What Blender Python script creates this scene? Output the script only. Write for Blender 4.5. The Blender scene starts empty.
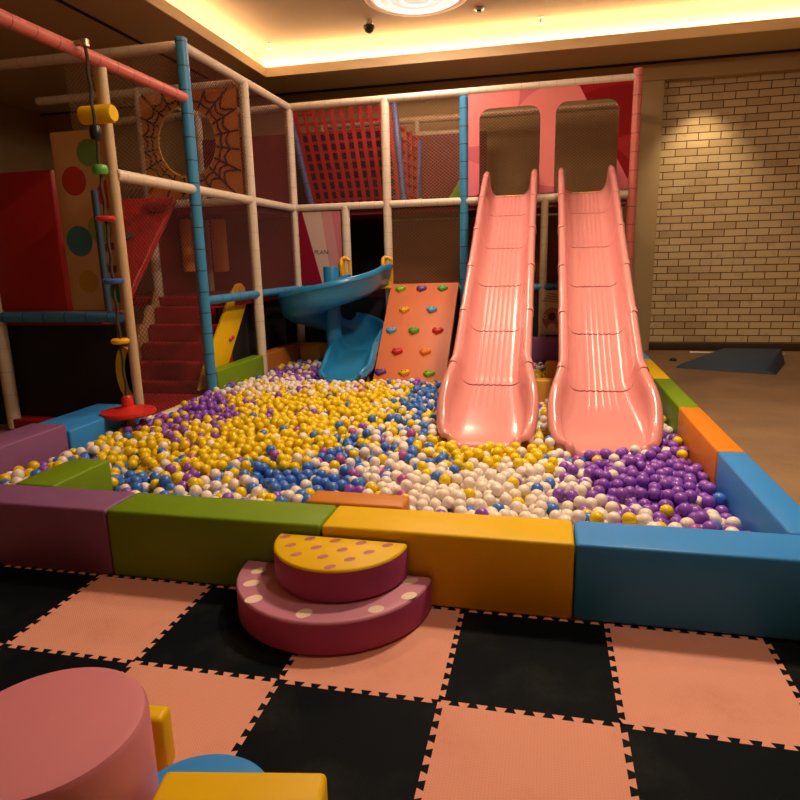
import bpy, bmesh, math, random
import numpy as np
from mathutils import Vector, Matrix
R = math.radians
random.seed(7)
SC = bpy.context.scene
COL = SC.collection

# ------------------------------------------------------------------ camera
FPX, PITCH, ROLL, YAW, EYE = 635.92, 0.2170833, 0.0237772, -0.2256594, 1.49631
def cam_axes():
    cy, sy = math.cos(YAW), math.sin(YAW)
    f = np.array([sy * math.cos(PITCH), cy * math.cos(PITCH), -math.sin(PITCH)])
    r = np.array([cy, -sy, 0.0]); d = np.cross(f, r)
    cr, sr = math.cos(ROLL), math.sin(ROLL)
    return cr * r + sr * d, -sr * r + cr * d, f
CR, CD, CF = cam_axes()
cam = bpy.data.cameras.new('camera'); cam.sensor_width = 36.0; cam.lens = FPX * 36 / 800
cam.clip_end = 60; cam.clip_start = 0.05
co = bpy.data.objects.new('camera', cam); COL.objects.link(co)
m = Matrix.Identity(4)
for i in range(3):
    m[i][0] = CR[i]; m[i][1] = -CD[i]; m[i][2] = -CF[i]
m[2][3] = EYE
co.matrix_world = m
SC.camera = co
SC.view_settings.view_transform = 'Standard'
SC.view_settings.look = 'None'
SC.view_settings.gamma = 1
SC.view_settings.exposure = 0.3
try: SC.view_settings.use_curve_mapping = False
except Exception: pass

def project(P):                                   # pixels of points, used only to rank the balls by size in view
    q = P - np.array([0, 0, EYE])
    z = q @ CF
    return 400 + FPX * (q @ CR) / z, 400 + FPX * (q @ CD) / z, z

# ------------------------------------------------------------------ materials
def srgb(h):
    h = h.lstrip('#'); v = [int(h[i:i + 2], 16) / 255 for i in (0, 2, 4)]
    return tuple(c / 12.92 if c <= .04045 else ((c + .055) / 1.055) ** 2.4 for c in v)
def new_mat(name):
    mt = bpy.data.materials.new(name); mt.use_nodes = True
    nt = mt.node_tree; b = nt.nodes['Principled BSDF']
    return mt, nt, b
def N(nt, t, **kw):
    n = nt.nodes.new(t)
    for k, v in kw.items():
        if k in n.inputs: n.inputs[k].default_value = v
        else: setattr(n, k, v)
    return n
def math_n(nt, op, a, b=None, c=None):
    n = nt.nodes.new('ShaderNodeMath'); n.operation = op
    for i, v in enumerate((a, b, c)):
        if v is None: continue
        if hasattr(v, 'links'): nt.links.new(v, n.inputs[i])
        else: n.inputs[i].default_value = v
    return n.outputs[0]
def mix_c(nt, fac, a, b):
    n = nt.nodes.new('ShaderNodeMix'); n.data_type = 'RGBA'
    for i, v in ((0, fac), (6, a), (7, b)):
        if hasattr(v, 'links'): nt.links.new(v, n.inputs[i])
        else: n.inputs[i].default_value = v if i == 0 else (*v, 1)
    return n.outputs[2]
def mat(name, col, rough=.45, var=.06, nscale=6, bump=.0, bscale=30, spec=.5, coat=0, emit=None, estr=0, metal=0):
    mt, nt, b = new_mat(name)
    tc = N(nt, 'ShaderNodeTexCoord')
    if var > 0:
        nz = N(nt, 'ShaderNodeTexNoise', Scale=nscale, Detail=4.0); nt.links.new(tc.outputs['Object'], nz.inputs['Vector'])
        lo = tuple(c * (1 - var) for c in col); hi = tuple(min(1, c * (1 + var)) for c in col)
        nt.links.new(mix_c(nt, nz.outputs['Fac'], lo, hi), b.inputs['Base Color'])
    else: b.inputs['Base Color'].default_value = (*col, 1)
    b.inputs['Roughness'].default_value = rough; b.inputs['Metallic'].default_value = metal
    b.inputs['Specular IOR Level'].default_value = spec
    b.inputs['Coat Weight'].default_value = coat; b.inputs['Coat Roughness'].default_value = .12
    if bump:
        nb = N(nt, 'ShaderNodeTexNoise', Scale=bscale, Detail=3.0); nt.links.new(tc.outputs['Object'], nb.inputs['Vector'])
        bp = N(nt, 'ShaderNodeBump', Strength=bump, Distance=.01); nt.links.new(nb.outputs['Fac'], bp.inputs['Height'])
        nt.links.new(bp.outputs[0], b.inputs['Normal'])
    if emit: b.inputs['Emission Color'].default_value = (*emit, 1); b.inputs['Emission Strength'].default_value = estr
    return mt
def sleeve(name, col, seam, rough=.4):             # foam-sleeved pole: seam rings every 22 cm along the pole
    mt, nt, b = new_mat(name)
    tc = N(nt, 'ShaderNodeTexCoord'); sx = N(nt, 'ShaderNodeSeparateXYZ'); nt.links.new(tc.outputs['Object'], sx.inputs[0])
    fr = math_n(nt, 'FRACT', math_n(nt, 'DIVIDE', sx.outputs[2], .22))
    ring = math_n(nt, 'LESS_THAN', math_n(nt, 'ABSOLUTE', math_n(nt, 'SUBTRACT', fr, .5)), .022)
    nz = N(nt, 'ShaderNodeTexNoise', Scale=5.0, Detail=3.0); nt.links.new(tc.outputs['Object'], nz.inputs['Vector'])
    c0 = mix_c(nt, nz.outputs['Fac'], tuple(c * .9 for c in col), tuple(min(1, c * 1.08) for c in col))
    nt.links.new(mix_c(nt, ring, c0, seam), b.inputs['Base Color'])
    b.inputs['Roughness'].default_value = rough
    return mt
def masks(name, base, items, rough=.4):
    # printed panel; items: ('circle',x,z,r,col) or ('half',nx,nz,d,col) on object x,z
    mt, nt, b = new_mat(name)
    tc = N(nt, 'ShaderNodeTexCoord'); sx = N(nt, 'ShaderNodeSeparateXYZ'); nt.links.new(tc.outputs['Object'], sx.inputs[0])
    x, z = sx.outputs[0], sx.outputs[2]
    cur = base
    def circ(cx, cz, r):
        a = math_n(nt, 'POWER', math_n(nt, 'SUBTRACT', x, cx), 2.0); c = math_n(nt, 'POWER', math_n(nt, 'SUBTRACT', z, cz), 2.0)
        return math_n(nt, 'LESS_THAN', math_n(nt, 'ADD', a, c), r * r)
    def half(nx, nz_, d):
        return math_n(nt, 'GREATER_THAN', math_n(nt, 'ADD', math_n(nt, 'MULTIPLY', x, nx), math_n(nt, 'MULTIPLY', z, nz_)), d)
    for it in items:
        if it[0] == 'circle': f = circ(*it[1:4])
        elif it[0] == 'half': f = half(*it[1:4])
        elif it[0] == 'and':
            f = None
            for s in it[1]:
                g = circ(*s[1:4]) if s[0] == 'circle' else half(*s[1:4])
                f = g if f is None else math_n(nt, 'MULTIPLY', f, g)
        cur = mix_c(nt, f, cur, it[-1])
    if hasattr(cur, 'links'): nt.links.new(cur, b.inputs['Base Color'])
    else: b.inputs['Base Color'].default_value = (*cur, 1)
    b.inputs['Roughness'].default_value = .65; b.inputs['Specular IOR Level'].default_value = .12
    return mt

M = {}
M['white_sleeve'] = sleeve('white_sleeve', (.72, .62, .50), (.58, .48, .37))
M['wood_sleeve'] = sleeve('wood_sleeve', (.62, .45, .27), (.58, .42, .25))
M['tan_sleeve'] = sleeve('tan_sleeve', (.55, .40, .25), (.40, .28, .17))
M['blue_sleeve'] = sleeve('blue_sleeve', (.045, .27, .56), (.012, .03, .05))
M['navy_sleeve'] = sleeve('navy_sleeve', (.07, .12, .34), (.012, .02, .05))
M['pink_sleeve'] = sleeve('pink_sleeve', (.66, .17, .15), (.30, .05, .05))
M['green'] = mat('green_vinyl', (.165, .29, .010), .42, .08, 5, .12, 12, spec=.22)
M['yellow'] = mat('yellow_vinyl', (.80, .50, .006), .42, .06, 5, .12, 12, spec=.22)
M['blue'] = mat('blue_vinyl', (.04, .28, .80), .42, .06, 5, .12, 12, spec=.22)
M['purple'] = mat('purple_vinyl', (.24, .10, .25), .42, .06, 5, .12, 12, spec=.22)
M['orange'] = mat('orange_vinyl', (.72, .23, .015), .42, .06, 5, .12, 12, spec=.22)
M['dull_orange'] = mat('dull_orange_vinyl', (.58, .19, .015), .45, .06, 5, .12, 12)
M['amber'] = mat('amber_vinyl', (.70, .36, .06), .45, .06, 5, .12, 12)
M['brown_orange'] = mat('brown_orange_vinyl', (.50, .17, .03), .45, .06, 5, .12, 12)
M['magenta'] = mat('magenta_vinyl', (.38, .06, .19), .42, .06, 5, .12, 12, spec=.22)
M['rose'] = mat('rose_vinyl', (.58, .23, .36), .42, .05, 5, .10, 12, spec=.22)
M['dot_purple'] = mat('dot_purple', (.46, .14, .16), .45, .03)
M['dot_white'] = mat('dot_white', (.85, .66, .55), .45, .03)
M['pink_stool'] = mat('pink_stool_vinyl', (.66, .23, .31), .4, .05, 5, .10, 12)
M['slide_pink'] = mat('slide_pink_plastic', (.72, .285, .29), .23, .02, 4, 0, 10, .5, .35)
M['slide_yellow'] = mat('sill_yellow_plastic', (.80, .45, .01), .35, .04)
M['spiral'] = mat('spiral_blue_plastic', (.022, .25, .56), .3, .05, 4, .03, 20, .5, .2)
M['board'] = mat('climb_board_orange', (.64, .175, .07), .5, .05, 4, .05, 40)
M['board_shade'] = mat('climb_board_shade_black', (.015, .012, .012), .6, .1)  # near-black colour that paints the shadow below the platform
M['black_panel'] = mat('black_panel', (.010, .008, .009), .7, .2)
M['red_panel'] = mat('dark_red_panel', (.17, .010, .012), .5, .12, 4)
M['red_vinyl'] = mat('red_vinyl', (.36, .012, .013), .42, .08, 5, .08, 10)
M['red_shape'] = mat('dark_red_shape', (.20, .010, .014), .45, .1)
M['grey_shape'] = mat('grey_blue_shape', (.13, .10, .14), .45, .1)
M['red_net'] = mat('maroon_net_cord', (.11, .022, .020), .7, .1)
M['tan_net'] = mat('tan_net_cord', (.30, .17, .08), .7, .1)
M['strap'] = mat('red_strap', (.38, .008, .010), .6, .1)
M['plywood'] = mat('plywood', (.62, .40, .20), .5, .12, 8)
M['web_orange'] = mat('web_orange', (.72, .24, .04), .5, .1, 4)
M['web_line'] = mat('web_line_black', (.02, .01, .015), .6, 0)
M['bag_orange'] = mat('bag_orange', (.80, .34, .06), .5, .1)
M['metal'] = mat('bare_metal', (.45, .40, .35), .35, .05, metal=.9)
M['rope'] = mat('dark_rope', (.05, .03, .02), .8, .2)
M['red_plastic'] = mat('red_plastic', (.62, .025, .02), .35, .03)
M['green_plastic'] = mat('green_plastic', (.10, .42, .05), .35, .03)
M['blue_plastic'] = mat('blue_plastic', (.04, .12, .45), .35, .03)
M['skyblue_plastic'] = mat('sky_blue_plastic', (.10, .42, .72), .35, .03)
M['yellow_plastic'] = mat('yellow_plastic', (.85, .44, .01), .35, .03)
M['orange_plastic'] = mat('orange_plastic', (.85, .22, .02), .35, .03)
M['purple_plastic'] = mat('purple_plastic', (.16, .05, .32), .35, .03)
M['lime_plastic'] = mat('lime_plastic', (.22, .55, .02), .35, .03)
M['dark_hole'] = mat('dark_bolt', (.01, .008, .008), .6, 0)
M['brown_print'] = mat('brown_print', (.30, .10, .04), .5, .1)
M['beige'] = mat('beige_panel', (.55, .42, .28), .5, .06)
M['olive'] = mat('olive_print', (.22, .22, .07), .5, .1)
M['ink'] = mat('black_ink', (.03, .02, .03), .5, 0)
M['navy'] = mat('navy_fabric', (.03, .06, .12), .6, .15, 10, .2, 20)
M['black_plastic'] = mat('black_plastic', (.012, .012, .012), .35, 0)
M['chrome'] = mat('pale_metal', (.7, .66, .6), .3, 0, metal=.6)
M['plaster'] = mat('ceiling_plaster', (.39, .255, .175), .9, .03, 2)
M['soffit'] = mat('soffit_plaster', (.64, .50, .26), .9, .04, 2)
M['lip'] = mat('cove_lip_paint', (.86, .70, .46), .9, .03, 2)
M['wall_paint'] = mat('wall_paint', (.46, .32, .15), .85, .06, 2)
M['column_paint'] = mat('column_paint', (.50, .37, .20), .7, .05, 3)
M['groove'] = mat('dark_groove', (.03, .02, .015), .9, 0)
M['dark_base'] = mat('dark_skirting', (.05, .025, .015), .5, .1)
M['lamp_frame'] = mat('lamp_frame', (.80, .55, .50), .5, .02)
M['lamp_glow'] = mat('lamp_diffuser', (.9, .8, .75), .4, 0, emit=(1, .72, .60), estr=.62)
M['lamp_bar'] = mat('lamp_ring', (.9, .8, .75), .4, 0, emit=(1, .80, .62), estr=1.2)
M['led'] = mat('led_strip', (1, .8, .5), .4, 0, emit=(1, .80, .46), estr=42)
M['pit_mat'] = mat('pit_mat_pink', (.62, .30, .22), .7, .08, 5)
M['cord_ring'] = mat('hole_rim_yellow', (.62, .36, .08), .5, .05)
BALL = {'white': ((.90, .80, .75), 'white'), 'yellow': ((.85, .62, .010), 'yellow'), 'blue': ((.055, .19, .68), 'blue'),
        'purple': ((.26, .09, .56), 'purple'), 'magenta': ((.42, .09, .42), 'magenta')}
for k, (c, _) in BALL.items():
    M['ball_' + k] = mat('ball_%s' % k, c, .28, 0, spec=.5)

def tile_mat(name, col, dust):
    mt, nt, b = new_mat(name)
    tc = N(nt, 'ShaderNodeTexCoord')
    mp = N(nt, 'ShaderNodeMapping'); mp.inputs['Rotation'].default_value = (0, 0, R(45)); nt.links.new(tc.outputs['Object'], mp.inputs[0])
    br = N(nt, 'ShaderNodeTexBrick', Scale=34.0); br.inputs['Mortar Size'].default_value = .035
    br.inputs['Color1'].default_value = (1, 1, 1, 1); br.inputs['Color2'].default_value = (.4, .4, .4, 1); br.inputs['Mortar'].default_value = (0, 0, 0, 1)
    nt.links.new(mp.outputs[0], br.inputs['Vector'])
    bp = N(nt, 'ShaderNodeBump', Strength=.35, Distance=.004); nt.links.new(br.outputs['Color'], bp.inputs['Height'])
    nt.links.new(bp.outputs[0], b.inputs['Normal'])
    nz = N(nt, 'ShaderNodeTexNoise', Scale=3.2, Detail=6.0); nt.links.new(tc.outputs['Object'], nz.inputs['Vector'])
    rp = N(nt, 'ShaderNodeValToRGB'); rp.color_ramp.elements[0].position = .52; rp.color_ramp.elements[1].position = .75
    nt.links.new(nz.outputs['Fac'], rp.inputs[0])
    dots = N(nt, 'ShaderNodeTexNoise', Scale=55.0, Detail=2.0); nt.links.new(tc.outputs['Object'], dots.inputs['Vector'])
    f = math_n(nt, 'MULTIPLY', math_n(nt, 'MULTIPLY', rp.outputs[0], dots.outputs['Fac']), .9)
    c0 = mix_c(nt, br.outputs['Fac'], col, tuple(c * .86 for c in col))
    nt.links.new(mix_c(nt, f, c0, dust), b.inputs['Base Color'])
    b.inputs['Roughness'].default_value = .62
    b.inputs['Specular IOR Level'].default_value = .05
    return mt
M['tile_pink'] = tile_mat('tile_pink_foam', (.80, .37, .29), (.62, .25, .18))
M['tile_black'] = tile_mat('tile_black_foam', (.0035, .006, .010), (.03, .032, .03))

def carpet():
    mt, nt, b = new_mat('carpet_brown')
    tc = N(nt, 'ShaderNodeTexCoord')
    n1 = N(nt, 'ShaderNodeTexNoise', Scale=1.6, Detail=6.0); n2 = N(nt, 'ShaderNodeTexNoise', Scale=60.0, Detail=2.0)
    for n in (n1, n2): nt.links.new(tc.outputs['Object'], n.inputs['Vector'])
    f = math_n(nt, 'ADD', math_n(nt, 'MULTIPLY', n1.outputs['Fac'], .8), math_n(nt, 'MULTIPLY', n2.outputs['Fac'], .3))
    nt.links.new(mix_c(nt, f, (.10, .055, .03), (.40, .25, .14)), b.inputs['Base Color'])
    b.inputs['Roughness'].default_value = .95
    return mt
M['carpet'] = carpet()
def bricks():
    mt, nt, b = new_mat('pale_brick')
    tc = N(nt, 'ShaderNodeTexCoord'); sx = N(nt, 'ShaderNodeSeparateXYZ'); nt.links.new(tc.outputs['Object'], sx.inputs[0])
    cb = N(nt, 'ShaderNodeCombineXYZ'); nt.links.new(sx.outputs[0], cb.inputs[0]); nt.links.new(sx.outputs[2], cb.inputs[1])
    br = N(nt, 'ShaderNodeTexBrick', Scale=1.0)
    br.inputs['Brick Width'].default_value = .31; br.inputs['Row Height'].default_value = .108
    br.inputs['Mortar Size'].default_value = .007; br.inputs['Mortar Smooth'].default_value = .2; br.inputs['Bias'].default_value = -.55
    br.inputs['Color1'].default_value = (.72, .56, .34, 1); br.inputs['Color2'].default_value = (.36, .22, .10, 1); br.inputs['Mortar'].default_value = (.13, .065, .022, 1)
    nt.links.new(cb.outputs[0], br.inputs['Vector'])
    nz = N(nt, 'ShaderNodeTexNoise', Scale=9.0, Detail=5.0); nt.links.new(tc.outputs['Object'], nz.inputs['Vector'])
    rp = N(nt, 'ShaderNodeValToRGB'); rp.color_ramp.elements[0].position = .58; rp.color_ramp.elements[1].position = .72
    nt.links.new(nz.outputs['Fac'], rp.inputs[0])
    nt.links.new(mix_c(nt, math_n(nt, 'MULTIPLY', rp.outputs[0], .35), br.outputs['Color'], (.34, .22, .11)), b.inputs['Base Color'])
    inv = math_n(nt, 'SUBTRACT', 1.0, br.outputs['Fac'])
    bp = N(nt, 'ShaderNodeBump', Strength=.7, Distance=.012); nt.links.new(inv, bp.inputs['Height']); nt.links.new(bp.outputs[0], b.inputs['Normal'])
    b.inputs['Roughness'].default_value = .8
    return mt
M['brick'] = bricks()

# ------------------------------------------------------------------ mesh builder
class MB:
    def __init__(s): s.v = []; s.f = []; s.mi = []
    def add(s, v, f, mi=0):
        o = len(s.v); s.v += [tuple(p) for p in v]
        s.f += [tuple(i + o for i in q) for q in f]; s.mi += [mi] * len(f); return s
    def box(s, x0, x1, y0, y1, z0, z1, mi=0):
        v = [(x, y, z) for z in (z0, z1) for y in (y0, y1) for x in (x0, x1)]
        return s.add(v, [(0, 2, 3, 1), (4, 5, 7, 6), (0, 1, 5, 4), (2, 6, 7, 3), (0, 4, 6, 2), (1, 3, 7, 5)], mi)
    def tube(s, pts, r, n=10, closed=False, mi=0, caps=True):
        P = [Vector(p) for p in pts]; k = len(P); rr = r if hasattr(r, '__len__') else [r] * k
        v = []; up = None
        for i in range(k):
            if closed: t = P[(i + 1) % k] - P[i - 1]
            else: t = P[min(i + 1, k - 1)] - P[max(i - 1, 0)]
            t.normalize()
            if up is None: up = Vector((0, 0, 1)) if abs(t.z) < .9 else Vector((1, 0, 0))
            a = (up - t * up.dot(t)).normalized(); b = t.cross(a); up = a
            for j in range(n):
                q = 2 * math.pi * j / n
                v.append(P[i] + (a * math.cos(q) + b * math.sin(q)) * rr[i])
        f = []
        for i in range(k if closed else k - 1):
            i2 = (i + 1) % k
            for j in range(n): f.append((i * n + j, i * n + (j + 1) % n, i2 * n + (j + 1) % n, i2 * n + j))
        if caps and not closed: f += [tuple(reversed(range(n))), tuple((k - 1) * n + j for j in range(n))]
        return s.add(v, f, mi)
    def lathe(s, prof, n=32, c=(0, 0), mi=0, a0=0, a1=2 * math.pi):
        full = abs(a1 - a0 - 2 * math.pi) < 1e-6; m_ = n if full else n + 1
        v = []
        for r, z in prof:
            for j in range(m_):
                a = a0 + (a1 - a0) * j / n; v.append((c[0] + r * math.cos(a), c[1] + r * math.sin(a), z))
        f = []
        for i in range(len(prof) - 1):
            for j in range(n if full else n):
                j2 = (j + 1) % m_ if full else j + 1
                f.append((i * m_ + j, i * m_ + j2, (i + 1) * m_ + j2, (i + 1) * m_ + j))
        return s.add(v, f, mi)
    def prism(s, poly, axis, d0, d1, mi=0):       # polygon (list of 2D) extruded along axis ('x','y','z') from d0 to d1
        k = len(poly)
        def P(p, d): return {'x': (d, p[0], p[1]), 'y': (p[0], d, p[1]), 'z': (p[0], p[1], d)}[axis]
        v = [P(p, d0) for p in poly] + [P(p, d1) for p in poly]
        f = [tuple(range(k)), tuple(range(2 * k - 1, k - 1, -1))] + [(i, k + i, k + (i + 1) % k, (i + 1) % k) for i in range(k)]
        return s.add(v, f, mi)
    def sphere(s, c, r, n=12, m_=8, mi=0, sc=(1, 1, 1)):
        v = [(c[0], c[1], c[2] - r * sc[2])]; f = []
        for i in range(1, m_):
            a = -math.pi / 2 + math.pi * i / m_
            for j in range(n):
                b = 2 * math.pi * j / n
                v.append((c[0] + r * sc[0] * math.cos(a) * math.cos(b), c[1] + r * sc[1] * math.cos(a) * math.sin(b), c[2] + r * sc[2] * math.sin(a)))
        v.append((c[0], c[1], c[2] + r * sc[2])); L = len(v) - 1
        for j in range(n):
            f.append((0, 1 + (j + 1) % n, 1 + j)); f.append((L, 1 + (m_ - 2) * n + j, 1 + (m_ - 2) * n + (j + 1) % n))
        for i in range(m_ - 2):
            for j in range(n):
                f.append((1 + i * n + j, 1 + i * n + (j + 1) % n, 1 + (i + 1) * n + (j + 1) % n, 1 + (i + 1) * n + j))
        return s.add(v, f, mi)
    def build(s, name, mats, parent=None, loc=(0, 0, 0), rot=(0, 0, 0), smooth=True, bevel=0, seg=3, fix=True, angle=40):
        me = bpy.data.meshes.new(name); me.from_pydata(s.v, [], s.f); me.update()
        if not isinstance(mats, (list, tuple)): mats = [mats]
        for q in mats: me.materials.append(q)
        me.polygons.foreach_set('material_index', s.mi)
        bm = bmesh.new(); bm.from_mesh(me)
        if fix: bmesh.ops.recalc_face_normals(bm, faces=bm.faces)
        if bevel:
            es = [e for e in bm.edges if len(e.link_faces) == 2 and e.calc_face_angle(0) > R(35)]
            bmesh.ops.bevel(bm, geom=es, offset=bevel, segments=seg, profile=.5, affect='EDGES', clamp_overlap=True)
        for fc in bm.faces: fc.smooth = smooth
        for e in bm.edges:
            if len(e.link_faces) == 2 and e.calc_face_angle(0) > R(angle): e.smooth = False
        bm.to_mesh(me); bm.free()
        o = bpy.data.objects.new(name, me); COL.objects.link(o); o.location = loc; o.rotation_euler = rot
        if parent: o.parent = parent
        return o
def tag(o, label=None, cat=None, group=None, kind=None):
    if label: o['label'] = label
    if cat: o['category'] = cat
    if group: o['group'] = group
    if kind: o['kind'] = kind
    return o
def thing(name, label, cat, loc=(0, 0, 0), rz=0, group=None):
    o = bpy.data.objects.new(name, None); COL.objects.link(o); o.location = loc; o.rotation_euler = (0, 0, rz); o.empty_display_size = .1
    return tag(o, label, cat, group)
def struct(name, mb, mt, **kw):
    return tag(mb.build(name, mt, **kw), kind='structure')
def pole(name, a, b, r, mt, parent):               # its own z axis runs along the pole
    a, b = Vector(a), Vector(b); d = b - a; L = d.length
    mb = MB().lathe([(0, 0), (r * .9, 0), (r, r * .1), (r, L - r * .1), (r * .9, L), (0, L)], 18)
    o = mb.build(name, mt, parent); o.location = a
    o.rotation_mode = 'QUATERNION'; o.rotation_quaternion = Vector((0, 0, 1)).rotation_difference(d.normalized())
    return o
def rounded(x0, x1, z0, z1, r, n=6, top_only=False):
    pts = []
    cs = [(x1 - r, z1 - r, 0), (x0 + r, z1 - r, 90)]
    if top_only:
        pts.append((x1, z0))
    else: cs = cs + [(x0 + r, z0 + r, 180), (x1 - r, z0 + r, 270)]
    for cx, cz, a in cs:
        for k in range(n + 1):
            q = R(a + 90 * k / n); pts.append((cx + r * math.cos(q), cz + r * math.sin(q)))
    if top_only: pts.append((x0, z0))
    return pts

# ------------------------------------------------------------------ setting
struct('floor', MB().box(-9, 7, -3, 11.2, -.22, -.02), M['carpet'])
YB = 10.8
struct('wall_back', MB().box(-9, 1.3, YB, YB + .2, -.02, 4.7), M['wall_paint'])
struct('wall_brick', MB().box(1.6, 7, YB + .04, YB + .2, -.02, 4.05), M['brick'])
struct('wall_left', MB().box(-9.2, -9, -3, 11, -.02, 4.7), M['wall_paint'])
struct('wall_right', MB().box(7, 7.2, -3, 11, -.02, 4.7), M['wall_paint'])
struct('wall_front', MB().box(-9, 7, -3.2, -3, -.02, 4.7), M['wall_paint'])
struct('column', MB().box(1.28, 1.63, YB - .12, YB + .2, -.02, 3.97), M['column_paint'], bevel=.01)
struct('beam', MB().box(1.28, 7, YB - .14, YB + .2, 3.97, 4.225), M['column_paint'], bevel=.008)
struct('baseboard_back', MB().box(1.63, 7, YB + .0, YB + .04, -.02, .10), M['dark_base'], bevel=.005)
struct('trim_1', MB().box(-9, 7, YB - .17, YB - .14, 4.19, 4.222), M['groove'])
LX, LY, LXR, LYF = -4.17, 9.66, 3.6, -1.6          # inner edges of the lowered soffit around the tray
sf = MB()
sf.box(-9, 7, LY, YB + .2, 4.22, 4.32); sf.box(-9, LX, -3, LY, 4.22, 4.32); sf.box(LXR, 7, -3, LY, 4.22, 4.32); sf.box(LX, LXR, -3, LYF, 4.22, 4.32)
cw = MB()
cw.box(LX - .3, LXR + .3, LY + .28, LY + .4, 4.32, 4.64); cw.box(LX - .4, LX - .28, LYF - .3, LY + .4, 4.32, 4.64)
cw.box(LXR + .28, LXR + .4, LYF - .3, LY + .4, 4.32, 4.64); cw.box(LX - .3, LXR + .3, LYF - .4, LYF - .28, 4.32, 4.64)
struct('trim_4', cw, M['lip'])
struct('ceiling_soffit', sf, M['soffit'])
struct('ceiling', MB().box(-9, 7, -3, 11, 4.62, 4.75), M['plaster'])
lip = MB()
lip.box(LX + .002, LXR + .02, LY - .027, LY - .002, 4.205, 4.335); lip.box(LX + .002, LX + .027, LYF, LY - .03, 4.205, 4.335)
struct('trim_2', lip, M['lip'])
struct('trim_3', MB().box(-5.05, -4.99, -2.9, 9.5, 4.215, 4.222), M['groove'])
for nm, b_, lab in (('led_strip', (LX - .1, LXR, LY + .17, LY + .21), 'warm glowing light strip hidden in the ceiling cove along the back'),
                    ('led_strip', (LX - .21, LX - .17, LYF, LY + .1), 'warm glowing light strip hidden in the ceiling cove on the left'),
                    ):
    tag(MB().box(*b_, 4.322, 4.345).build(nm, M['led']), lab, 'light')

# ceiling fittings
t = thing('ceiling_lamp', 'large round ceiling lamp with glowing frosted rings', 'lamp', (-1.58, 8.27, 4.62))
MB().lathe([(.0, 0), (.60, 0), (.63, -.03), (.63, -.075), (.60, -.09), (.55, -.085), (.54, -.05), (0, -.05)], 48).build('lamp_frame', M['lamp_frame'], t)
MB().lathe([(.535, -.052), (.53, -.08), (.40, -.105), (0, -.11)], 48).build('diffuser', M['lamp_glow'], t)
for r in (.18, .33, .46):
    MB().tube([(r * math.cos(R(a)), r * math.sin(R(a)), -.112 + (r / .53) ** 3 * .02) for a in range(0, 360, 10)], .012, 8, True).build('glow_ring', M['lamp_bar'], t)
t = thing('ceiling_camera', 'small black dome camera on a pale base under the ceiling', 'camera', (-2.38, 9.05, 4.62))
MB().lathe([(0, 0), (.055, 0), (.055, -.05), (.045, -.06), (0, -.06)], 20).build('base', M['chrome'], t)
MB().lathe([(.055, -.062), (.075, -.07), (.078, -.10), (.055, -.145), (.02, -.165), (0, -.168)], 20).build('dome', M['black_plastic'], t)
t = thing('smoke_detector', 'small round detector on the ceiling right of the big lamp', 'detector', (-.915, 9.05, 4.62))
MB().lathe([(0, 0), (.06, 0), (.06, -.02), (.04, -.03), (0, -.03)], 20).build('base', M['chrome'], t)
MB().lathe([(.035, -.03), (.03, -.05), (0, -.052)], 16).build('sensor_head', M['dark_hole'], t)
for (x, y, lab) in ((-.15, 9.6, 'small sprinkler head under the ceiling above the pink slides'), (-4.02, 9.5, 'small sprinkler head near the left corner of the ceiling tray')):
    t = thing('sprinkler', lab, 'sprinkler', (x, y, 4.62), 0, 'ceiling sprinklers')
    MB().lathe([(0, 0), (.04, 0), (.04, -.012), (.014, -.02), (.014, -.07), (0, -.07)], 14).build('stem', M['chrome'], t)
    MB().lathe([(0, -.07), (.03, -.075), (.03, -.082), (0, -.085)], 14).build('deflector', M['chrome'], t)

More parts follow.
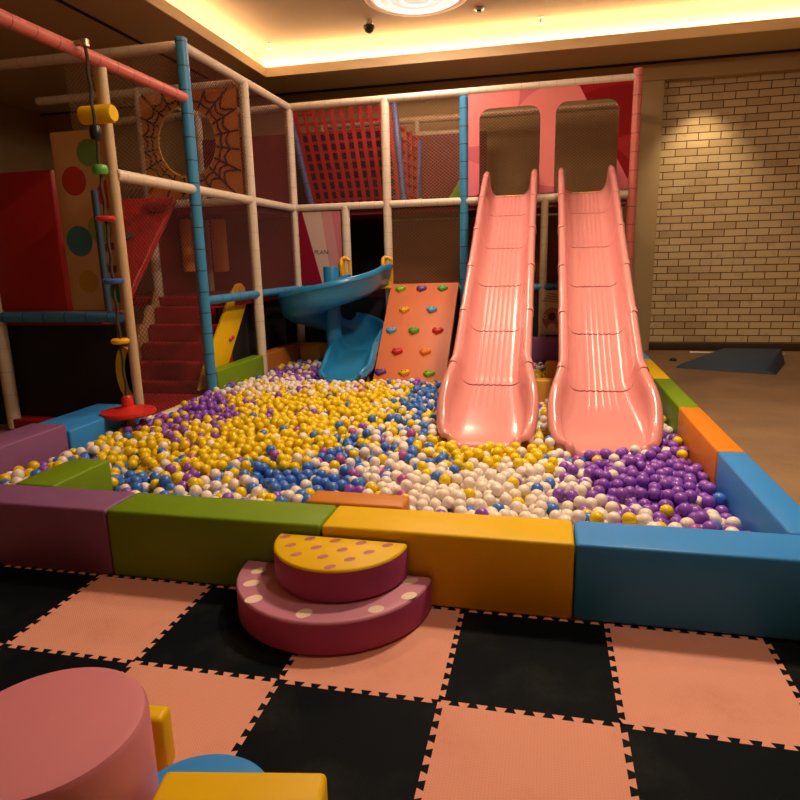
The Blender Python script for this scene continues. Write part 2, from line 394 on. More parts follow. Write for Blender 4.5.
# ------------------------------------------------------------------ foam floor tiles with jigsaw edges
TX, TY, S = -1.517, 1.899, .6
def zig(a, b):                                     # dovetail line from a to b, shared by both tiles
    a, b = Vector(a), Vector(b); u = (b - a).normalized(); n = Vector((-u.y, u.x)); k = 19; w = S / k; h = .0105
    pts = [a]
    for i in range(k):
        s = 1 if i % 2 == 0 else -1
        c = (i + .5) * w
        if i in (0, k - 1):
            pass
        l, r_ = c - w * .5, c + w * .5
        o = w * .14
        if i > 0: pts.append(a + u * (l - o) + n * (s * h)) if False else None
        pts.append(a + u * (l + (o if i else 0) - (2 * o if i else 0)) + n * (s * h))
        pts.append(a + u * (r_ - (o if i < k - 1 else 0) + (2 * o if i < k - 1 else 0)) + n * (s * h))
    pts.append(b)
    return pts
cols = {-3: 'fourth', -2: 'third', -1: 'second'}
def tile(i, j, lab):
    x0, y0 = TX + i * S, TY + j * S
    c = Vector((x0 + S / 2, y0 + S / 2))
    A, B, C_, D = (x0, y0), (x0 + S, y0), (x0 + S, y0 + S), (x0, y0 + S)
    poly = zig(A, B)[:-1] + zig(B, C_)[:-1] + list(reversed(zig(D, C_)))[:-1] + list(reversed(zig(A, D)))[:-1]
    # dovetail overlap would self-cross only at corners; corners stay on the lattice
    pl = [tuple(p - c) for p in poly]
    black = (i + j) % 2 == 0
    # triangulated top
    bm = bmesh.new()
    vs = [bm.verts.new((p[0], p[1], 0)) for p in pl]
    bm.faces.new(vs)
    bm.normal_update()
    if bm.faces[:][0].normal.z < 0: bmesh.ops.reverse_faces(bm, faces=bm.faces)
    g = bmesh.ops.extrude_face_region(bm, geom=bm.faces[:])
    for v in [e for e in g['geom'] if isinstance(e, bmesh.types.BMVert)]: v.co.z = -.019
    bmesh.ops.recalc_face_normals(bm, faces=bm.faces)
    bmesh.ops.triangulate(bm, faces=[f for f in bm.faces if len(f.verts) > 4])
    me = bpy.data.meshes.new('foam_floor_tile'); bm.to_mesh(me); bm.free()
    me.materials.append(M['tile_black' if black else 'tile_pink'])
    o = bpy.data.objects.new('foam_floor_tile', me); COL.objects.link(o); o.location = (c.x, c.y, 0)
    return tag(o, lab, 'floor tile', 'interlocking foam floor tiles')
spot = {
 (0, 0): 'black foam floor tile just left of the half-round step', (1, 0): 'pink foam floor tile under the half-round step',
 (2, 0): 'black foam floor tile in front of the yellow and blue blocks', (3, 0): 'pink foam floor tile in front of the long blue block',
 (-1, 0): 'pink foam floor tile in front of the green block', (-2, 0): 'black foam floor tile in front of the purple end block',
 (-3, 0): 'pink foam floor tile at the far left before the purple block', (4, 0): 'black foam floor tile past the right end of the blue block',
 (0, -1): 'pink foam floor tile behind the pink round stool', (1, -1): 'dusty black foam floor tile in the middle of the floor',
 (2, -1): 'pink foam floor tile at the bottom centre of the floor', (3, -1): 'black foam floor tile at the bottom right of the floor',
 (-1, -1): 'black foam floor tile left of the pink round stool', (-2, -1): 'pink foam floor tile at the left edge beside the stool',
 (4, -1): 'pink foam floor tile at the bottom right corner'}
for j in (-2, -1, 0, 1):
    for i in range(-3, 5):
        col = 'black' if (i + j) % 2 == 0 else 'pink'
        if j == 1:
            names = ['third tile left of the green block', 'second tile left of the green block', 'left end of the green block', 'middle of the green block',
                     'seam of green and yellow blocks', 'right end of the yellow block', 'left part of the blue block', 'right end of the blue block']
            lab = '%s foam floor tile mostly hidden under the %s' % (col, names[i + 3])
            if i > 3: continue
        elif j == -2:
            if i not in (-2, -1, 0, 1, 2, 3): continue
            lab = '%s foam floor tile nearest the viewer, %s from the left' % (col, ['first', 'second', 'third', 'fourth', 'fifth', 'sixth'][i + 2])
        else: 
            if (i, j) not in spot: continue
            lab = spot[(i, j)]
        tile(i, j, lab)

# ------------------------------------------------------------------ soft blocks round the ball pit
BZ = .345
def block(x0, x1, y0, y1, z1, mt, lab, z0=.0, group='soft blocks round the ball pit', rz=0, name='foam_block'):
    cx, cy = (x0 + x1) / 2, (y0 + y1) / 2
    a, b, h = (x1 - x0) / 2 - .0015, (y1 - y0) / 2 - .0015, z1 - z0
    o = MB().box(-a, a, -b, b, .0, h).build(name, mt, None, (cx, cy, z0), (0, 0, rz), bevel=.016, seg=3)
    return tag(o, lab, 'soft block', group)
Y0, Y1 = 2.502, 2.762
block(-3.155, -2.056, Y0, Y1, BZ, M['purple'], 'purple soft block at the left end of the front row')
block(-2.055, -.955, Y0, Y1, BZ, M['green'], 'long green soft block in the front row left of the step')
block(-.954, .146, Y0, Y1, BZ, M['yellow'], 'long yellow soft block in the front row right of the step')
block(.148, 1.25, Y0, Y1, BZ, M['blue'], 'long blue soft block at the right end of the front row')
block(-1.13, -.63, 2.765, 2.93, .350, M['dull_orange'], 'brownish orange soft block standing in the balls behind the yellow block')
RX0, RX1 = 1.02, 1.18
block(RX0, RX1, 2.765, 3.94, BZ, M['blue'], 'blue soft block in the right row nearest the front')
block(RX0, RX1, 3.942, 5.11, BZ, M['orange'], 'orange soft block in the right row before the green one')
block(RX0, RX1, 5.112, 6.31, BZ, M['green'], 'green soft block in the right row beside the right slide')
block(RX0, RX1, 6.312, 7.51, BZ, M['yellow'], 'amber soft block in the right row behind the green one')
block(RX0, RX1, 7.512, 8.6, BZ, M['blue'], 'blue soft block at the far end of the right row')
block(-3.66, -3.5, 6.30, 7.50, BZ, M['green'], 'green soft block beside the blue post on the left side')
block(-3.66, -3.5, 7.62, 8.78, BZ, M['brown_orange'], 'brown orange soft block at the left rear corner of the pit')
block(-3.49, -2.36, 8.70, 8.86, BZ, M['amber'], 'amber soft block behind the foot of the spiral slide')
block(-2.83, -2.57, 2.765, 3.24, BZ, M['green'], 'short green soft block behind the purple front block')
block(-3.80, -3.5, 2.765, 3.98, BZ, M['purple'], 'purple soft block along the far left side of the pit')
block(-3.95, -3.5, 4.0, 4.90, .285, M['blue'], 'blue soft platform block under the red disc swing')
block(-.95, -.55, 8.62, 8.80, BZ, M['green'], 'small green soft block behind the left pink slide')
block(-.52, 1.0, 8.62, 8.80, .44, M['purple'], 'dark purple soft block at the back between the slides')
block(.03, .42, 7.16, 7.32, .345, M['amber'], 'amber soft block in the pit behind the right slide')
block(-.42, .34, 6.10, 6.24, .345, M['amber'], 'amber soft board across the pit under the two slides')
tag(MB().box(-4.95, -3.64, 4.92, 6.2, 0, .10).build('foam_mat', M['red_vinyl'], bevel=.015), 'flat red foam mat at the foot of the red stairs', 'mat')
tag(MB().box(-3.495, 1.015, 2.766, 8.61, -.019, -.001).build('pit_floor_mat', M['pit_mat']), 'pink foam mat under the balls of the pit', 'mat')

# ------------------------------------------------------------------ half-round step
def half_disc(R_, z0, z1, n=40):
    pr = [(0, z0), (R_ - .012, z0), (R_, z0 + .012), (R_, z1 - .012), (R_ - .004, z1 - .004), (R_ - .012, z1), (0, z1)]
    mb = MB().lathe([p for p in pr if True], n, a0=math.pi, a1=2 * math.pi)
    mb.add([(-R_, 0, z0), (R_, 0, z0), (R_, 0, z1 - .004), (-R_, 0, z1 - .004)], [(0, 1, 2, 3)])
    return mb
def dot(mb, x, y, z, a, b, rot=0):
    n = 18; v = []
    for k in range(n):
        q = 2 * math.pi * k / n; u, w = a * math.cos(q), b * math.sin(q)
        v.append((x + u * math.cos(rot) - w * math.sin(rot), y + u * math.sin(rot) + w * math.cos(rot), z))
    mb.add(v, [tuple(range(n))], 2)
t = thing('step_stool', 'two-tier half-round step with spotted pink and yellow tops against the yellow block', 'step', (-.885, 2.488, 0), R(-1))
def tier(R_, z0, z1, top, side, dotm, dots, name, x=0):
    mb = half_disc(R_, z0, z1)
    # faces whose normal is up get the top colour
    for k, f in enumerate(mb.f):
        zs = [mb.v[i][2] for i in f]
        if min(zs) > z1 - .0125 and len(f) == 4: mb.mi[k] = 1
    for (dx, dy, a, b, rt) in dots: dot(mb, dx, dy, z1 + .0008, a, b, rt)
    return mb.build(name, [side, top, dotm], t, (x, 0, 0), fix=False)
d1 = [(-.335, -.085, .036, .026, .8), (-.315, -.195, .036, .027, .7), (-.245, -.315, .038, .030, .8), (.0, -.375, .030, .036, -.3), (.27, -.29, .034, .026, .7), (.375, -.165, .036, .026, .9), (.355, -.045, .036, .024, .8)]
tier(.435, .0, .15, M['rose'], M['magenta'], M['dot_white'], d1, 'lower_tier')
d2 = []
rr_ = random.Random(3)
for r in range(4):
    for c in range(-4, 5):
        x = c * .118 + (r % 2) * .059 - .02; y = -.03 - r * .078
        if math.hypot(x, y) < .268: d2.append((x, y, .026, .017, .75))
tier(.298, .151, .30, M['yellow'], M['magenta'], M['dot_purple'], d2, 'upper_tier', .035)

# ------------------------------------------------------------------ foreground soft seats
o = MB().lathe([(0, 0), (.215, 0), (.23, .02), (.23, .43), (.222, .445), (.20, .45), (0, .45)], 48).build('round_stool', M['pink_stool'], None, (-1.125, 1.075, 0))
tag(o, 'pink round padded stool at the lower left corner', 'stool')
block(-.644 - .20, -.644 + .20, 1.007 - .19, 1.007 + .19, .30, M['yellow'], 'yellow soft block in the foreground beside the pink stool', group='foreground soft seats', name='foam_block', rz=R(10.5))
block(-1.21, -1.075, 1.415, 1.49, .19, M['yellow'], 'narrow yellow soft block standing behind the pink stool', group='foreground soft seats', rz=R(6))
mb = MB().prism([(.185 * math.cos(R(a)), .165 * math.sin(R(a))) for a in range(0, 181, 8)], 'z', 0, .15)
tag(mb.build('half_round_block', M['blue'], None, (-.835, 1.225, 0), (0, 0, R(6)), bevel=.015), 'blue half-round soft block behind the foreground yellow block', 'soft block', 'foreground soft seats')

# ------------------------------------------------------------------ pink slides
def catmull(pts, n):
    P = [Vector(p) for p in pts]; P = [P[0] * 2 - P[1]] + P + [P[-1] * 2 - P[-2]]
    out = []
    for i in range(1, len(P) - 2):
        for k in range(n):
            t_ = k / n; a, b, c, d = P[i - 1], P[i], P[i + 1], P[i + 2]
            out.append(.5 * ((2 * b) + (c - a) * t_ + (2 * a - 5 * b + 4 * c - d) * t_ ** 2 + (3 * b - a - 3 * c + d) * t_ ** 3))
    out.append(P[-2]); return out
def resample(pts, n):
    L = [0]
    for a, b in zip(pts, pts[1:]): L.append(L[-1] + (b - a).length)
    out = []; j = 0
    for k in range(n):
        s = L[-1] * k / (n - 1)
        while j < len(L) - 2 and L[j + 1] < s: j += 1
        f = (s - L[j]) / max(1e-9, L[j + 1] - L[j]); out.append(pts[j].lerp(pts[j + 1], min(1, max(0, f))))
    return out, L[-1]
def smooth01(x): x = min(1, max(0, x)); return x * x * (3 - 2 * x)
def slide_profile(W, H, rib):
    half = [(.50, .004), (.58, .016), (.655, .042), (.71, .085), (.74, .135), (.752, .185)]
    inner = []
    for k in range(-24, 25):
        u = k / 24 * .42
        ph = (abs(k) % 8)
        inner.append((u * W, rib * (.006 if 3 <= ph <= 5 else 0)))
    right = [(a * W, b * H / .24) for a, b in half]
    rim = [(.760 * W, H * .92), (.772 * W, H), (.80 * W, H + .022), (.845 * W, H + .034), (.90 * W, H + .036), (.95 * W, H + .028), (.985 * W, H + .008), (1.0 * W, H * .93), (1.0 * W, H * .76), (.985 * W, H * .70)]
    outer = [(.945 * W, H * .60), (.90 * W, H * .26), (.82 * W, .005), (.66 * W, -.030), (.4 * W, -.042)]
    r_side = right + rim + outer
    prof = inner + r_side + [(-x, z) for x, z in reversed(r_side)]
    return prof
def make_slide(label, x_top, x_bot, flare, dy):
    t = thing('slide', label, 'slide', (x_top, 8.9, 0), 0, 'pair of tall pink slides')
    ctl = [(0, 9.02, 2.30), (0, 8.86, 2.28), (0, 8.60, 2.17), (0, 7.6, 1.60), (0, 6.4, .93), (0, 5.75, .565), (0, 5.3, .335), (0, 4.95 + dy * .5, .20), (0, 4.72 + dy, .14), (0, 4.60 + dy, .115)]
    path, L = resample(catmull(ctl, 16), 193)
    nsec = 6; per = 192 // nsec
    bounds = [k * per for k in range(nsec)] + [192]
    for s in range(nsec):
        i0, i1 = bounds[s], bounds[s + 1]
        mb = MB(); k_ = None; st = []
        for i in range(i0, i1 + 1):
            f = i / 192
            tan = (path[min(i + 1, 192)] - path[max(i - 1, 0)]).normalized()
            nrm = Vector((1, 0, 0)).cross(tan)
            if nrm.z < 0: nrm = -nrm
            d = (1 - f) * L                                   # distance to the lip
            W = .352 - .014 * f + flare * smooth01((1.0 - d) / .62)
            if d < .42: W *= 1 - .30 * (1 - math.sqrt(max(0, 1 - ((.42 - d) / .42) ** 2)))
            H = .235 - .02 * f
            if d < .70: H = .215 * (1 - .88 * smooth01((.70 - d) / .68))
            if f < .05: H = .235 + .05 * smooth01((.05 - f) / .05)
            rib = smooth01((d - .45) / .2) * smooth01((f - .02) / .04)
            e = i1 - i
            grow = 1.0
            dn = 0.0
            if e <= 3 and s < nsec - 1: grow = 1.018; dn = .004   # collar over the next section
            prof = slide_profile(W * grow, H, rib)
            P = path[i]
            if i == i1 and s < nsec - 1: P = P - tan * .011
            st.append([(P.x + (x_bot - x_top) * f + px, P.y - 8.9 + nrm.y * pz, P.z + nrm.z * (pz + dn)) for px, pz in prof])
        if s == nsec - 1:                                     # lip rolled down to the floor mat
            last = st[-1]
            for k, (dy, dz, sw) in enumerate(((-.025, -.008, .975), (-.042, -.03, .95), (-.048, -.06, .935), (-.045, -.09, .93))):
                cxx = (x_bot - x_top)
                st.append([(cxx + (x - cxx) * sw, y + dy, z + dz * smooth01((.35 - z) / .15)) for x, y, z in last])
        n = len(st[0])
        v = [p for row in st for p in row]; f_ = []
        for a in range(len(st) - 1):
            for b in range(n):
                b2 = (b + 1) % n; f_.append((a * n + b, a * n + b2, (a + 1) * n + b2, (a + 1) * n + b))
        mb.add(v, f_)
        # close the ends with quads between inner and outer skin
        m_ = n
        for base in (0, (len(st) - 1) * n):
            mb.add([v[base + q] for q in range(n)], [tuple(range(n))])
        mb.build('chute_section' if s < nsec - 1 else 'exit_section', M['slide_pink'], t, angle=60)
    MB().box(-.24, .24, -.02, .09, 2.262, 2.292).build('sill', M['slide_yellow'], t, bevel=.008)
    # support frame under the chute
    for (yy, zt) in ((7.3, 1.36), (5.9, .55)):
        for sx in (-.2, .2):
            pole('leg', (sx + (x_bot - x_top) * .4, yy - 8.9, 0), (sx + (x_bot - x_top) * .4, yy - 8.9, zt), .02, M['metal'], t)
    return t
make_slide('tall pink wave slide on the left, nearer the climbing board', -.487, -.428, .070, .10)
make_slide('tall pink wave slide on the right, beside the green side block', .475, .462, .088, .03)

# ------------------------------------------------------------------ blue spiral slide
t = thing('spiral_slide', 'blue plastic spiral slide curling round a blue column', 'slide', (-2.83, 8.35, 0))
def spiral_stations():
    st = []
    for k in range(8): f = k / 8; st.append((Vector((.40, .56 - .56 * f, 1.155 - .03 * f)), Vector((1, 0, 0)), 0))
    for k in range(0, 73):
        a = R(-360 * k / 72); f = k / 72
        r = .40
        st.append((Vector((r * math.cos(a), r * math.sin(a), 1.125 - .83 * f)), Vector((math.cos(a), math.sin(a), 0)), 0))
    for k in range(1, 22):
        f = k / 21; st.append((Vector((.40 + .10 * smooth01(f), -1.18 * f, .295 - .20 * smooth01(f * 1.1))), Vector((1, .06 * f, 0)), f))
    return st
def spiral_prof(ex):
    Ho = .275 - .03 * smooth01(ex / .4) - .13 * smooth01((ex - .55) / .45); Hi = .15 + .06 * smooth01(ex / .5) - .10 * smooth01((ex - .55) / .45)
    g = 1 - .02 * smooth01(ex / .5) - .08 * smooth01((ex - .8) / .2)
    p = [(-.285, Hi - .02), (-.27, .07), (-.225, .02), (-.12, 0), (.08, 0), (.18, .02), (.235, .07), (.262, .15), (.275, Ho - .02), (.272, Ho), (.285, Ho + .018), (.30, Ho + .008), (.312, Ho + .018), (.33, Ho), (.332, Ho - .04), (.318, Ho - .05),
         (.30, .12), (.262, .02), (.19, -.035), (.06, -.055), (-.14, -.055), (-.25, -.03), (-.30, .04), (-.315, Hi - .04), (-.318, Hi), (-.302, Hi + .012)]
    return [(x * g, z) for x, z in p]
sts = spiral_stations(); rows = []
for P, out, ex in sts: rows.append([(P.x + out.x * a, P.y + out.y * a, P.z + b) for a, b in spiral_prof(ex)])
last = rows[-1]
cxl = sum(p[0] for p in last) / len(last)
for dy, up, nx in ((-.05, .006, .985), (-.095, .022, .94), (-.13, .045, .86)):
    rows.append([(cxl + (x - cxl) * nx, y + dy, (z + up) if z < .15 else .15 + (z - .15) * .6) for x, y, z in last])
n = len(rows[0])
def sweep(rows):
    mb = MB(); v = [p for r_ in rows for p in r_]; f = []
    for a in range(len(rows) - 1):
        for b in range(n): f.append((a * n + b, a * n + (b + 1) % n, (a + 1) * n + (b + 1) % n, (a + 1) * n + b))
    mb.add(v, f); mb.add(rows[0], [tuple(range(n))]); mb.add(rows[-1], [tuple(range(n))])
    return mb
sweep(rows[:45]).build('upper_chute', M['spiral'], t, angle=55)
sweep(rows[44:81]).build('lower_chute', M['spiral'], t, angle=55)
sweep(rows[80:]).build('exit_section', M['spiral'], t, angle=55)
ex_rows = rows[86:-3]
lft = [Vector(r_[-2]) for r_ in ex_rows]; rgt = [Vector(r_[10]) for r_ in ex_rows]
pl_, pr2 = lft[-1], rgt[-1]
front = []
for k in range(1, 12):
    u = k / 12; q_ = pl_.lerp(pr2, u); bulge = math.sin(math.pi * u) ** .6
    front.append(Vector((q_.x, q_.y - .15 * bulge, q_.z + (.095 - q_.z) * bulge)))
MB().tube(lft + front + rgt[::-1], [.012 + .022 * min(1, k / 6) * min(1, (len(lft) * 2 + 10 - k) / 6) for k in range(len(lft) * 2 + 11)], 10).build('lip', M['spiral'], t)
MB().lathe([(0, 0), (.105, 0), (.105, 1.41), (.098, 1.43), (.09, 1.432), (.085, 1.42), (0, 1.42)], 32).build('column', M['spiral'], t)
MB().box(.10, .72, .44, .66, 1.10, 1.14).build('entry_sill', M['yellow_plastic'], t, bevel=.015)
for x in (-.015, .60):
    hh = MB().tube(catmull([(x, .56, 1.13), (x, .52, 1.25), (x, .50, 1.42), (x, .53, 1.515), (x + .06, .55, 1.53), (x + .115, .56, 1.50)], 5), [.028] * 26, 10)
    hh.tube([(x + .105, .56, 1.50), (x + .105, .57, 1.13)], .022, 8); hh.box(x + .0, x + .1, .545, .56, 1.13, 1.5)
    hh.build('handle', M['yellow_plastic'], t)

# ------------------------------------------------------------------ orange climbing board
A0, A1 = Vector((-2.03, 7.33, .02)), Vector((-1.125, 7.23, .02))     # foot corners
B0, B1 = Vector((-2.12, 8.86, 1.165)), Vector((-1.16, 8.83, 1.175))
o0 = (A0 + A1) / 2
t = thing('climbing_board', 'sloping orange climbing board with thirteen coloured holds', 'climbing board', o0)
nb = (B0 - A0).cross(A1 - A0).normalized()
if nb.z < 0: nb = -nb
th = .05
q = [A0 - o0, A1 - o0, B1 - o0, B0 - o0]
mb = MB(); mb.add([*q, *[p - nb * th for p in q]], [(0, 1, 2, 3), (7, 6, 5, 4), (0, 4, 5, 1), (1, 5, 6, 2), (2, 6, 7, 3), (3, 7, 4, 0)])
mb.build('board', M['board'], t, bevel=.006)
for (a, b, xo) in ((A0, B0, .015), (A1, B1, -.04)):
    p0 = a - o0 + Vector((xo, .10, 0)); p1 = b - o0 + Vector((xo, 0, -.065))
    MB().add([p0, p1, Vector((p1.x, p1.y, 0)), p0 + Vector((.025, 0, 0)), p1 + Vector((.025, 0, 0)), Vector((p1.x + .025, p1.y, 0))],
           [(0, 1, 2), (5, 4, 3), (0, 3, 4, 1), (1, 4, 5, 2), (2, 5, 3, 0)]).build('side_panel', M['board_shade'], t)  # black sheets standing in for the shade under board and platform
def hold(u, v, mt, lab):
    p = (q[0] * (1 - u) + q[1] * u) * (1 - v) + (q[3] * (1 - u) + q[2] * u) * v
    ex = ((q[1] - q[0]) * (1 - v) + (q[2] - q[3]) * v).normalized(); ey = nb.cross(ex)
    if ey.z < 0: ey = -ey
    # heart-like grip: wide top, pointed below, bulging out of the board
    out = [(-.062, .012), (-.045, .034), (-.015, .026), (.0, .022), (.02, .03), (.045, .036), (.064, .014), (.055, -.012), (.02, -.03), (-.005, -.05), (-.035, -.028), (-.058, -.010)]
    out = [(x * 1.16, y * 1.16) for x, y in out]
    v_ = []
    rings = [(1.0, 0), (1.0, .018), (.90, .036), (.60, .046)]
    for sc, h in rings: v_ += [p + ex * (x * sc) + ey * (y * sc + h * .10) + nb * h for x, y in out]
    k = len(out); f = [(r * k + i, r * k + (i + 1) % k, (r + 1) * k + (i + 1) % k, (r + 1) * k + i) for r in range(3) for i in range(k)] + [tuple(3 * k + i for i in range(k))]
    mb = MB().add(v_, f)
    for sx in (-.026, .026):
        c = p + ex * sx + ey * .008 + nb * .0475
        mb.add([c + ex * (.010 * math.cos(w)) + ey * (.010 * math.sin(w)) for w in np.linspace(0, 2 * math.pi, 9)[:-1]], [tuple(range(8))], 1)
    h = mb.build('climbing_hold', [mt, M['dark_hole']], t, angle=50); h['label'] = lab
rowsH = [(.93, (.16, .47, .78), ('lime_plastic', 'purple_plastic', 'green_plastic'), ('lime green', 'purple', 'green')),
         (.705, (.27, .67), ('yellow_plastic', 'skyblue_plastic'), ('yellow', 'sky blue')),
         (.495, (.135, .46, .80), ('skyblue_plastic', 'green_plastic', 'red_plastic'), ('sky blue', 'green', 'red')),
         (.295, (.275, .67), ('red_plastic', 'orange_plastic'), ('red', 'orange')),
         (.105, (.09, .43, .77), ('purple_plastic', 'yellow_plastic', 'lime_plastic'), ('purple', 'yellow', 'lime green'))]
for r_, (v, us, ms, ns) in enumerate(rowsH):
    for u, mm, nn in zip(us, ms, ns):
        hold(u, v, M[mm], '%s climbing hold in row %s from the top' % (nn, ('one', 'two', 'three', 'four', 'five')[r_]))

# ------------------------------------------------------------------ play frame
XL, YK, YN = -3.55, 8.95, 6.23
fr = thing('play_frame', 'two-storey padded pole frame of the indoor playground behind the ball pit', 'play structure', (XL, YN, 0))
def P_(nm, a, b, mt, r=None):
    r = r or (.06 if nm == 'post' else .049)
    o = Vector((XL, YN, 0)); return pole(nm, Vector(a) - o, Vector(b) - o, r, M[mt], fr)
ZT, ZM, ZL = 3.60, 2.25, 1.115
P_('post', (XL, YN, 0), (XL, YN, 3.67), 'blue_sleeve', .06)
P_('post', (XL, 7.56, 0), (XL, 7.56, 3.62), 'white_sleeve')
P_('post', (XL, YK, 0), (XL, YK, 3.62), 'white_sleeve')
P_('post', (-2.78, YK, 1.0), (-2.78, YK, ZM), 'white_sleeve')
P_('post', (-2.17, YK, 0), (-2.17, YK, 3.62), 'white_sleeve')
P_('post', (-1.10, YK, 0), (-1.10, YK, 3.555), 'blue_sleeve')
P_('post', (-.035, YK, 0), (-.035, YK, ZM), 'tan_sleeve', .05)
P_('post', (1.05, YK, 0), (1.05, YK, 3.72), 'pink_sleeve', .06)
P_('post', (XL - .02, 4.97, 0), (XL - .02, 4.97, 3.13), 'wood_sleeve', .042)
P_('rail', (XL, YN, ZT), (XL, YK, ZT), 'white_sleeve'); P_('rail', (XL, YK, ZT), (1.05, YK, ZT + .02), 'white_sleeve')
P_('rail', (XL, 4.97, ZM), (XL, YN, ZM), 'white_sleeve'); P_('rail', (XL, YN, ZM), (XL, YK, ZM), 'white_sleeve')
P_('rail', (XL, YK, ZM), (-1.1, YK, ZM), 'white_sleeve'); P_('rail', (-1.1, YK, ZM), (1.0, YK, ZM), 'white_sleeve')
P_('rail', (XL, YN, ZL), (XL, 7.56, ZL), 'blue_sleeve'); P_('rail', (XL, 7.56, ZL), (XL, YK, ZL), 'blue_sleeve')
P_('rail', (XL, YK, ZL), (-2.78, YK, ZL), 'blue_sleeve'); P_('rail', (-2.17, YK, ZL - .02), (-1.1, YK, ZL - .02), 'blue_sleeve'); P_('rail', (-1.1, YK, ZL - .02), (1.05, YK, ZL - .02), 'blue_sleeve')
P_('rail', (XL, 3.9, 3.12), (XL, YN, 3.12), 'pink_sleeve')
P_('rail', (XL, YN, 3.60), (-6.4, YN, 3.60), 'white_sleeve'); P_('rail', (XL, 7.56, ZT - .02), (-6.4, 7.56, ZT - .02), 'white_sleeve'); P_('rail', (XL, YK, ZT), (-6.4, YK, ZT), 'white_sleeve')
P_('rail', (XL - .1, 4.97, 1.06), (-6.4, 4.97, 1.06), 'blue_sleeve')
P_('rail', (XL + .01, 5.02, .07), (XL + .01, 6.17, .07), 'white_sleeve', .06)
for (x, y, z) in ((-4.95, 7.56, ZT), (-4.95, YK, ZT), (-6.4, YN, ZT), (-6.4, 4.97, 3.1), (-4.95, 4.97, 3.1), (-6.4, YK, ZT)):
    P_('post', (x, y, 0), (x, y, z), 'white_sleeve')
for x in (XL, -2.0, 1.05):
    P_('post', (x, 10.35, 0), (x, 10.35, ZT), 'tan_sleeve', .05)
P_('rail', (XL, 10.35, ZT), (1.05, 10.35, ZT), 'tan_sleeve', .05); P_('rail', (-4.95, YK, ZM), (XL, YK, ZM), 'white_sleeve')
P_('rail', (1.05, YK, ZT), (1.05, 10.35, ZT), 'white_sleeve')
P_('rail', (-2.0, 10.35, 3.38), (-.92, 10.35, 3.38), 'tan_sleeve', .05)
P_('rail', (-4.95, 7.56, ZT), (-4.95, YK, ZT), 'white_sleeve'); P_('rail', (-4.95, 7.56, ZM), (-3.55, 7.56, ZM), 'white_sleeve')
def fpart(nm, mb, mt, **kw): return mb.build(nm, M[mt], fr, (-XL, -YN, 0), **kw)
fpart('upper_deck', MB().box(XL, 1.0, YK + .06, 10.3, 2.13, 2.19), 'red_panel'); 
fpart('deck_mat', MB().box(XL + .08, -1.16, YK + .07, 10.25, 2.19, 2.29), 'navy', bevel=.01)
fpart('lower_deck', MB().box(XL + .05, 1.0, YK + .06, 10.3, .98, 1.06), 'red_panel')
fpart('deck_mat', MB().box(XL + .07, 1.0, YK + .07, 10.25, 1.06, 1.12), 'red_vinyl', bevel=.01)
fpart('left_deck', MB().box(-6.3, XL - .06, 7.18, YK - .06, 1.0, 1.10), 'red_vinyl', bevel=.01)
fpart('left_upper_deck', MB().box(-6.3, XL - .06, 7.62, YK - .06, 2.13, 2.22), 'red_panel')
fpart('front_left_deck', MB().box(-6.3, -3.9, 5.03, 5.22, .98, 1.06), 'red_vinyl', bevel=.01)
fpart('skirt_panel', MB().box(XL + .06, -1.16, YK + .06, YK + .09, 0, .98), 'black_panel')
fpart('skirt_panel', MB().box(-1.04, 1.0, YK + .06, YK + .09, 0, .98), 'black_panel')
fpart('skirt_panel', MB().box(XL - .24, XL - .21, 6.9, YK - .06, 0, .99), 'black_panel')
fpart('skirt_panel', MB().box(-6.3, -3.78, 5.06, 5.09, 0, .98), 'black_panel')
fpart('side_panel', MB().box(-5.02, -4.98, 7.62, YK - .06, 1.1, 2.13), 'red_panel')
fpart('side_panel', MB().box(-4.9, XL - .06, YK - .02, YK + .02, 1.1, 2.15), 'red_panel')
fpart('side_panel', MB().box(-4.9, XL - .06, YK - .02, YK + .02, 2.3, 3.25), 'red_panel')
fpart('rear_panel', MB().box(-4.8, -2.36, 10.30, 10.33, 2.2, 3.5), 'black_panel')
fpart('rear_panel', MB().box(-2.35, -.92, 10.30, 10.33, 2.2, 3.36), 'red_panel')
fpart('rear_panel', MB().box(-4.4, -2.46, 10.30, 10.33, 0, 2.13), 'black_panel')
fpart('rear_panel', MB().box(-2.45, 1.0, 10.30, 10.33, 1.1, 2.1), 'brown_print')
fpart('side_panel', MB().box(-.62, -.58, YK + .12, 10.25, 1.12, 2.12), 'red_panel')

# nets: each bay its own net of knotted cord
def net(lab, O, U, V, w, h, mt, sp=.054, r=.0027, group='safety nets of the play frame'):
    O, U, V = Vector(O), Vector(U).normalized(), Vector(V).normalized(); Nn = U.cross(V)
    mb = MB()
    def strand(a, b):
        d = (b - a)
        if d.length < .01: return
        d.normalize(); s = d.cross(Nn)
        vs = []
        for p in (a, b): vs += [p + Nn * r, p + s * r * .9 - Nn * r * .5, p - s * r * .9 - Nn * r * .5]
        mb.add(vs, [(0, 1, 4, 3), (1, 2, 5, 4), (2, 0, 3, 5)])
    k = sp; rise = .8
    c = -h / rise
    while c < w:
        # line u = c + v/rise
        u0, v0 = max(c, 0), max(0, -c * rise); u1 = min(w, c + h / rise); v1 = (u1 - c) * rise
        if u1 > u0:
            strand(U * u0 + V * v0, U * u1 + V * v1); strand(U * (w - u0) + V * v0, U * (w - u1) + V * v1)
        c += k
    o = mb.build('safety_net', M[mt], None, O, smooth=False, fix=False)
    return tag(o, lab, 'net', group)
Xv, Yv, Zv = (1, 0, 0), (0, 1, 0), (0, 0, 1)
net('maroon safety net above the side rail between blue post and white post', (XL, 6.29, 2.31), Yv, Zv, 1.21, 1.23, 'red_net')
net('maroon safety net high on the left beside the rear corner post', (XL, 7.62, 2.31), Yv, Zv, 1.27, 1.23, 'red_net')
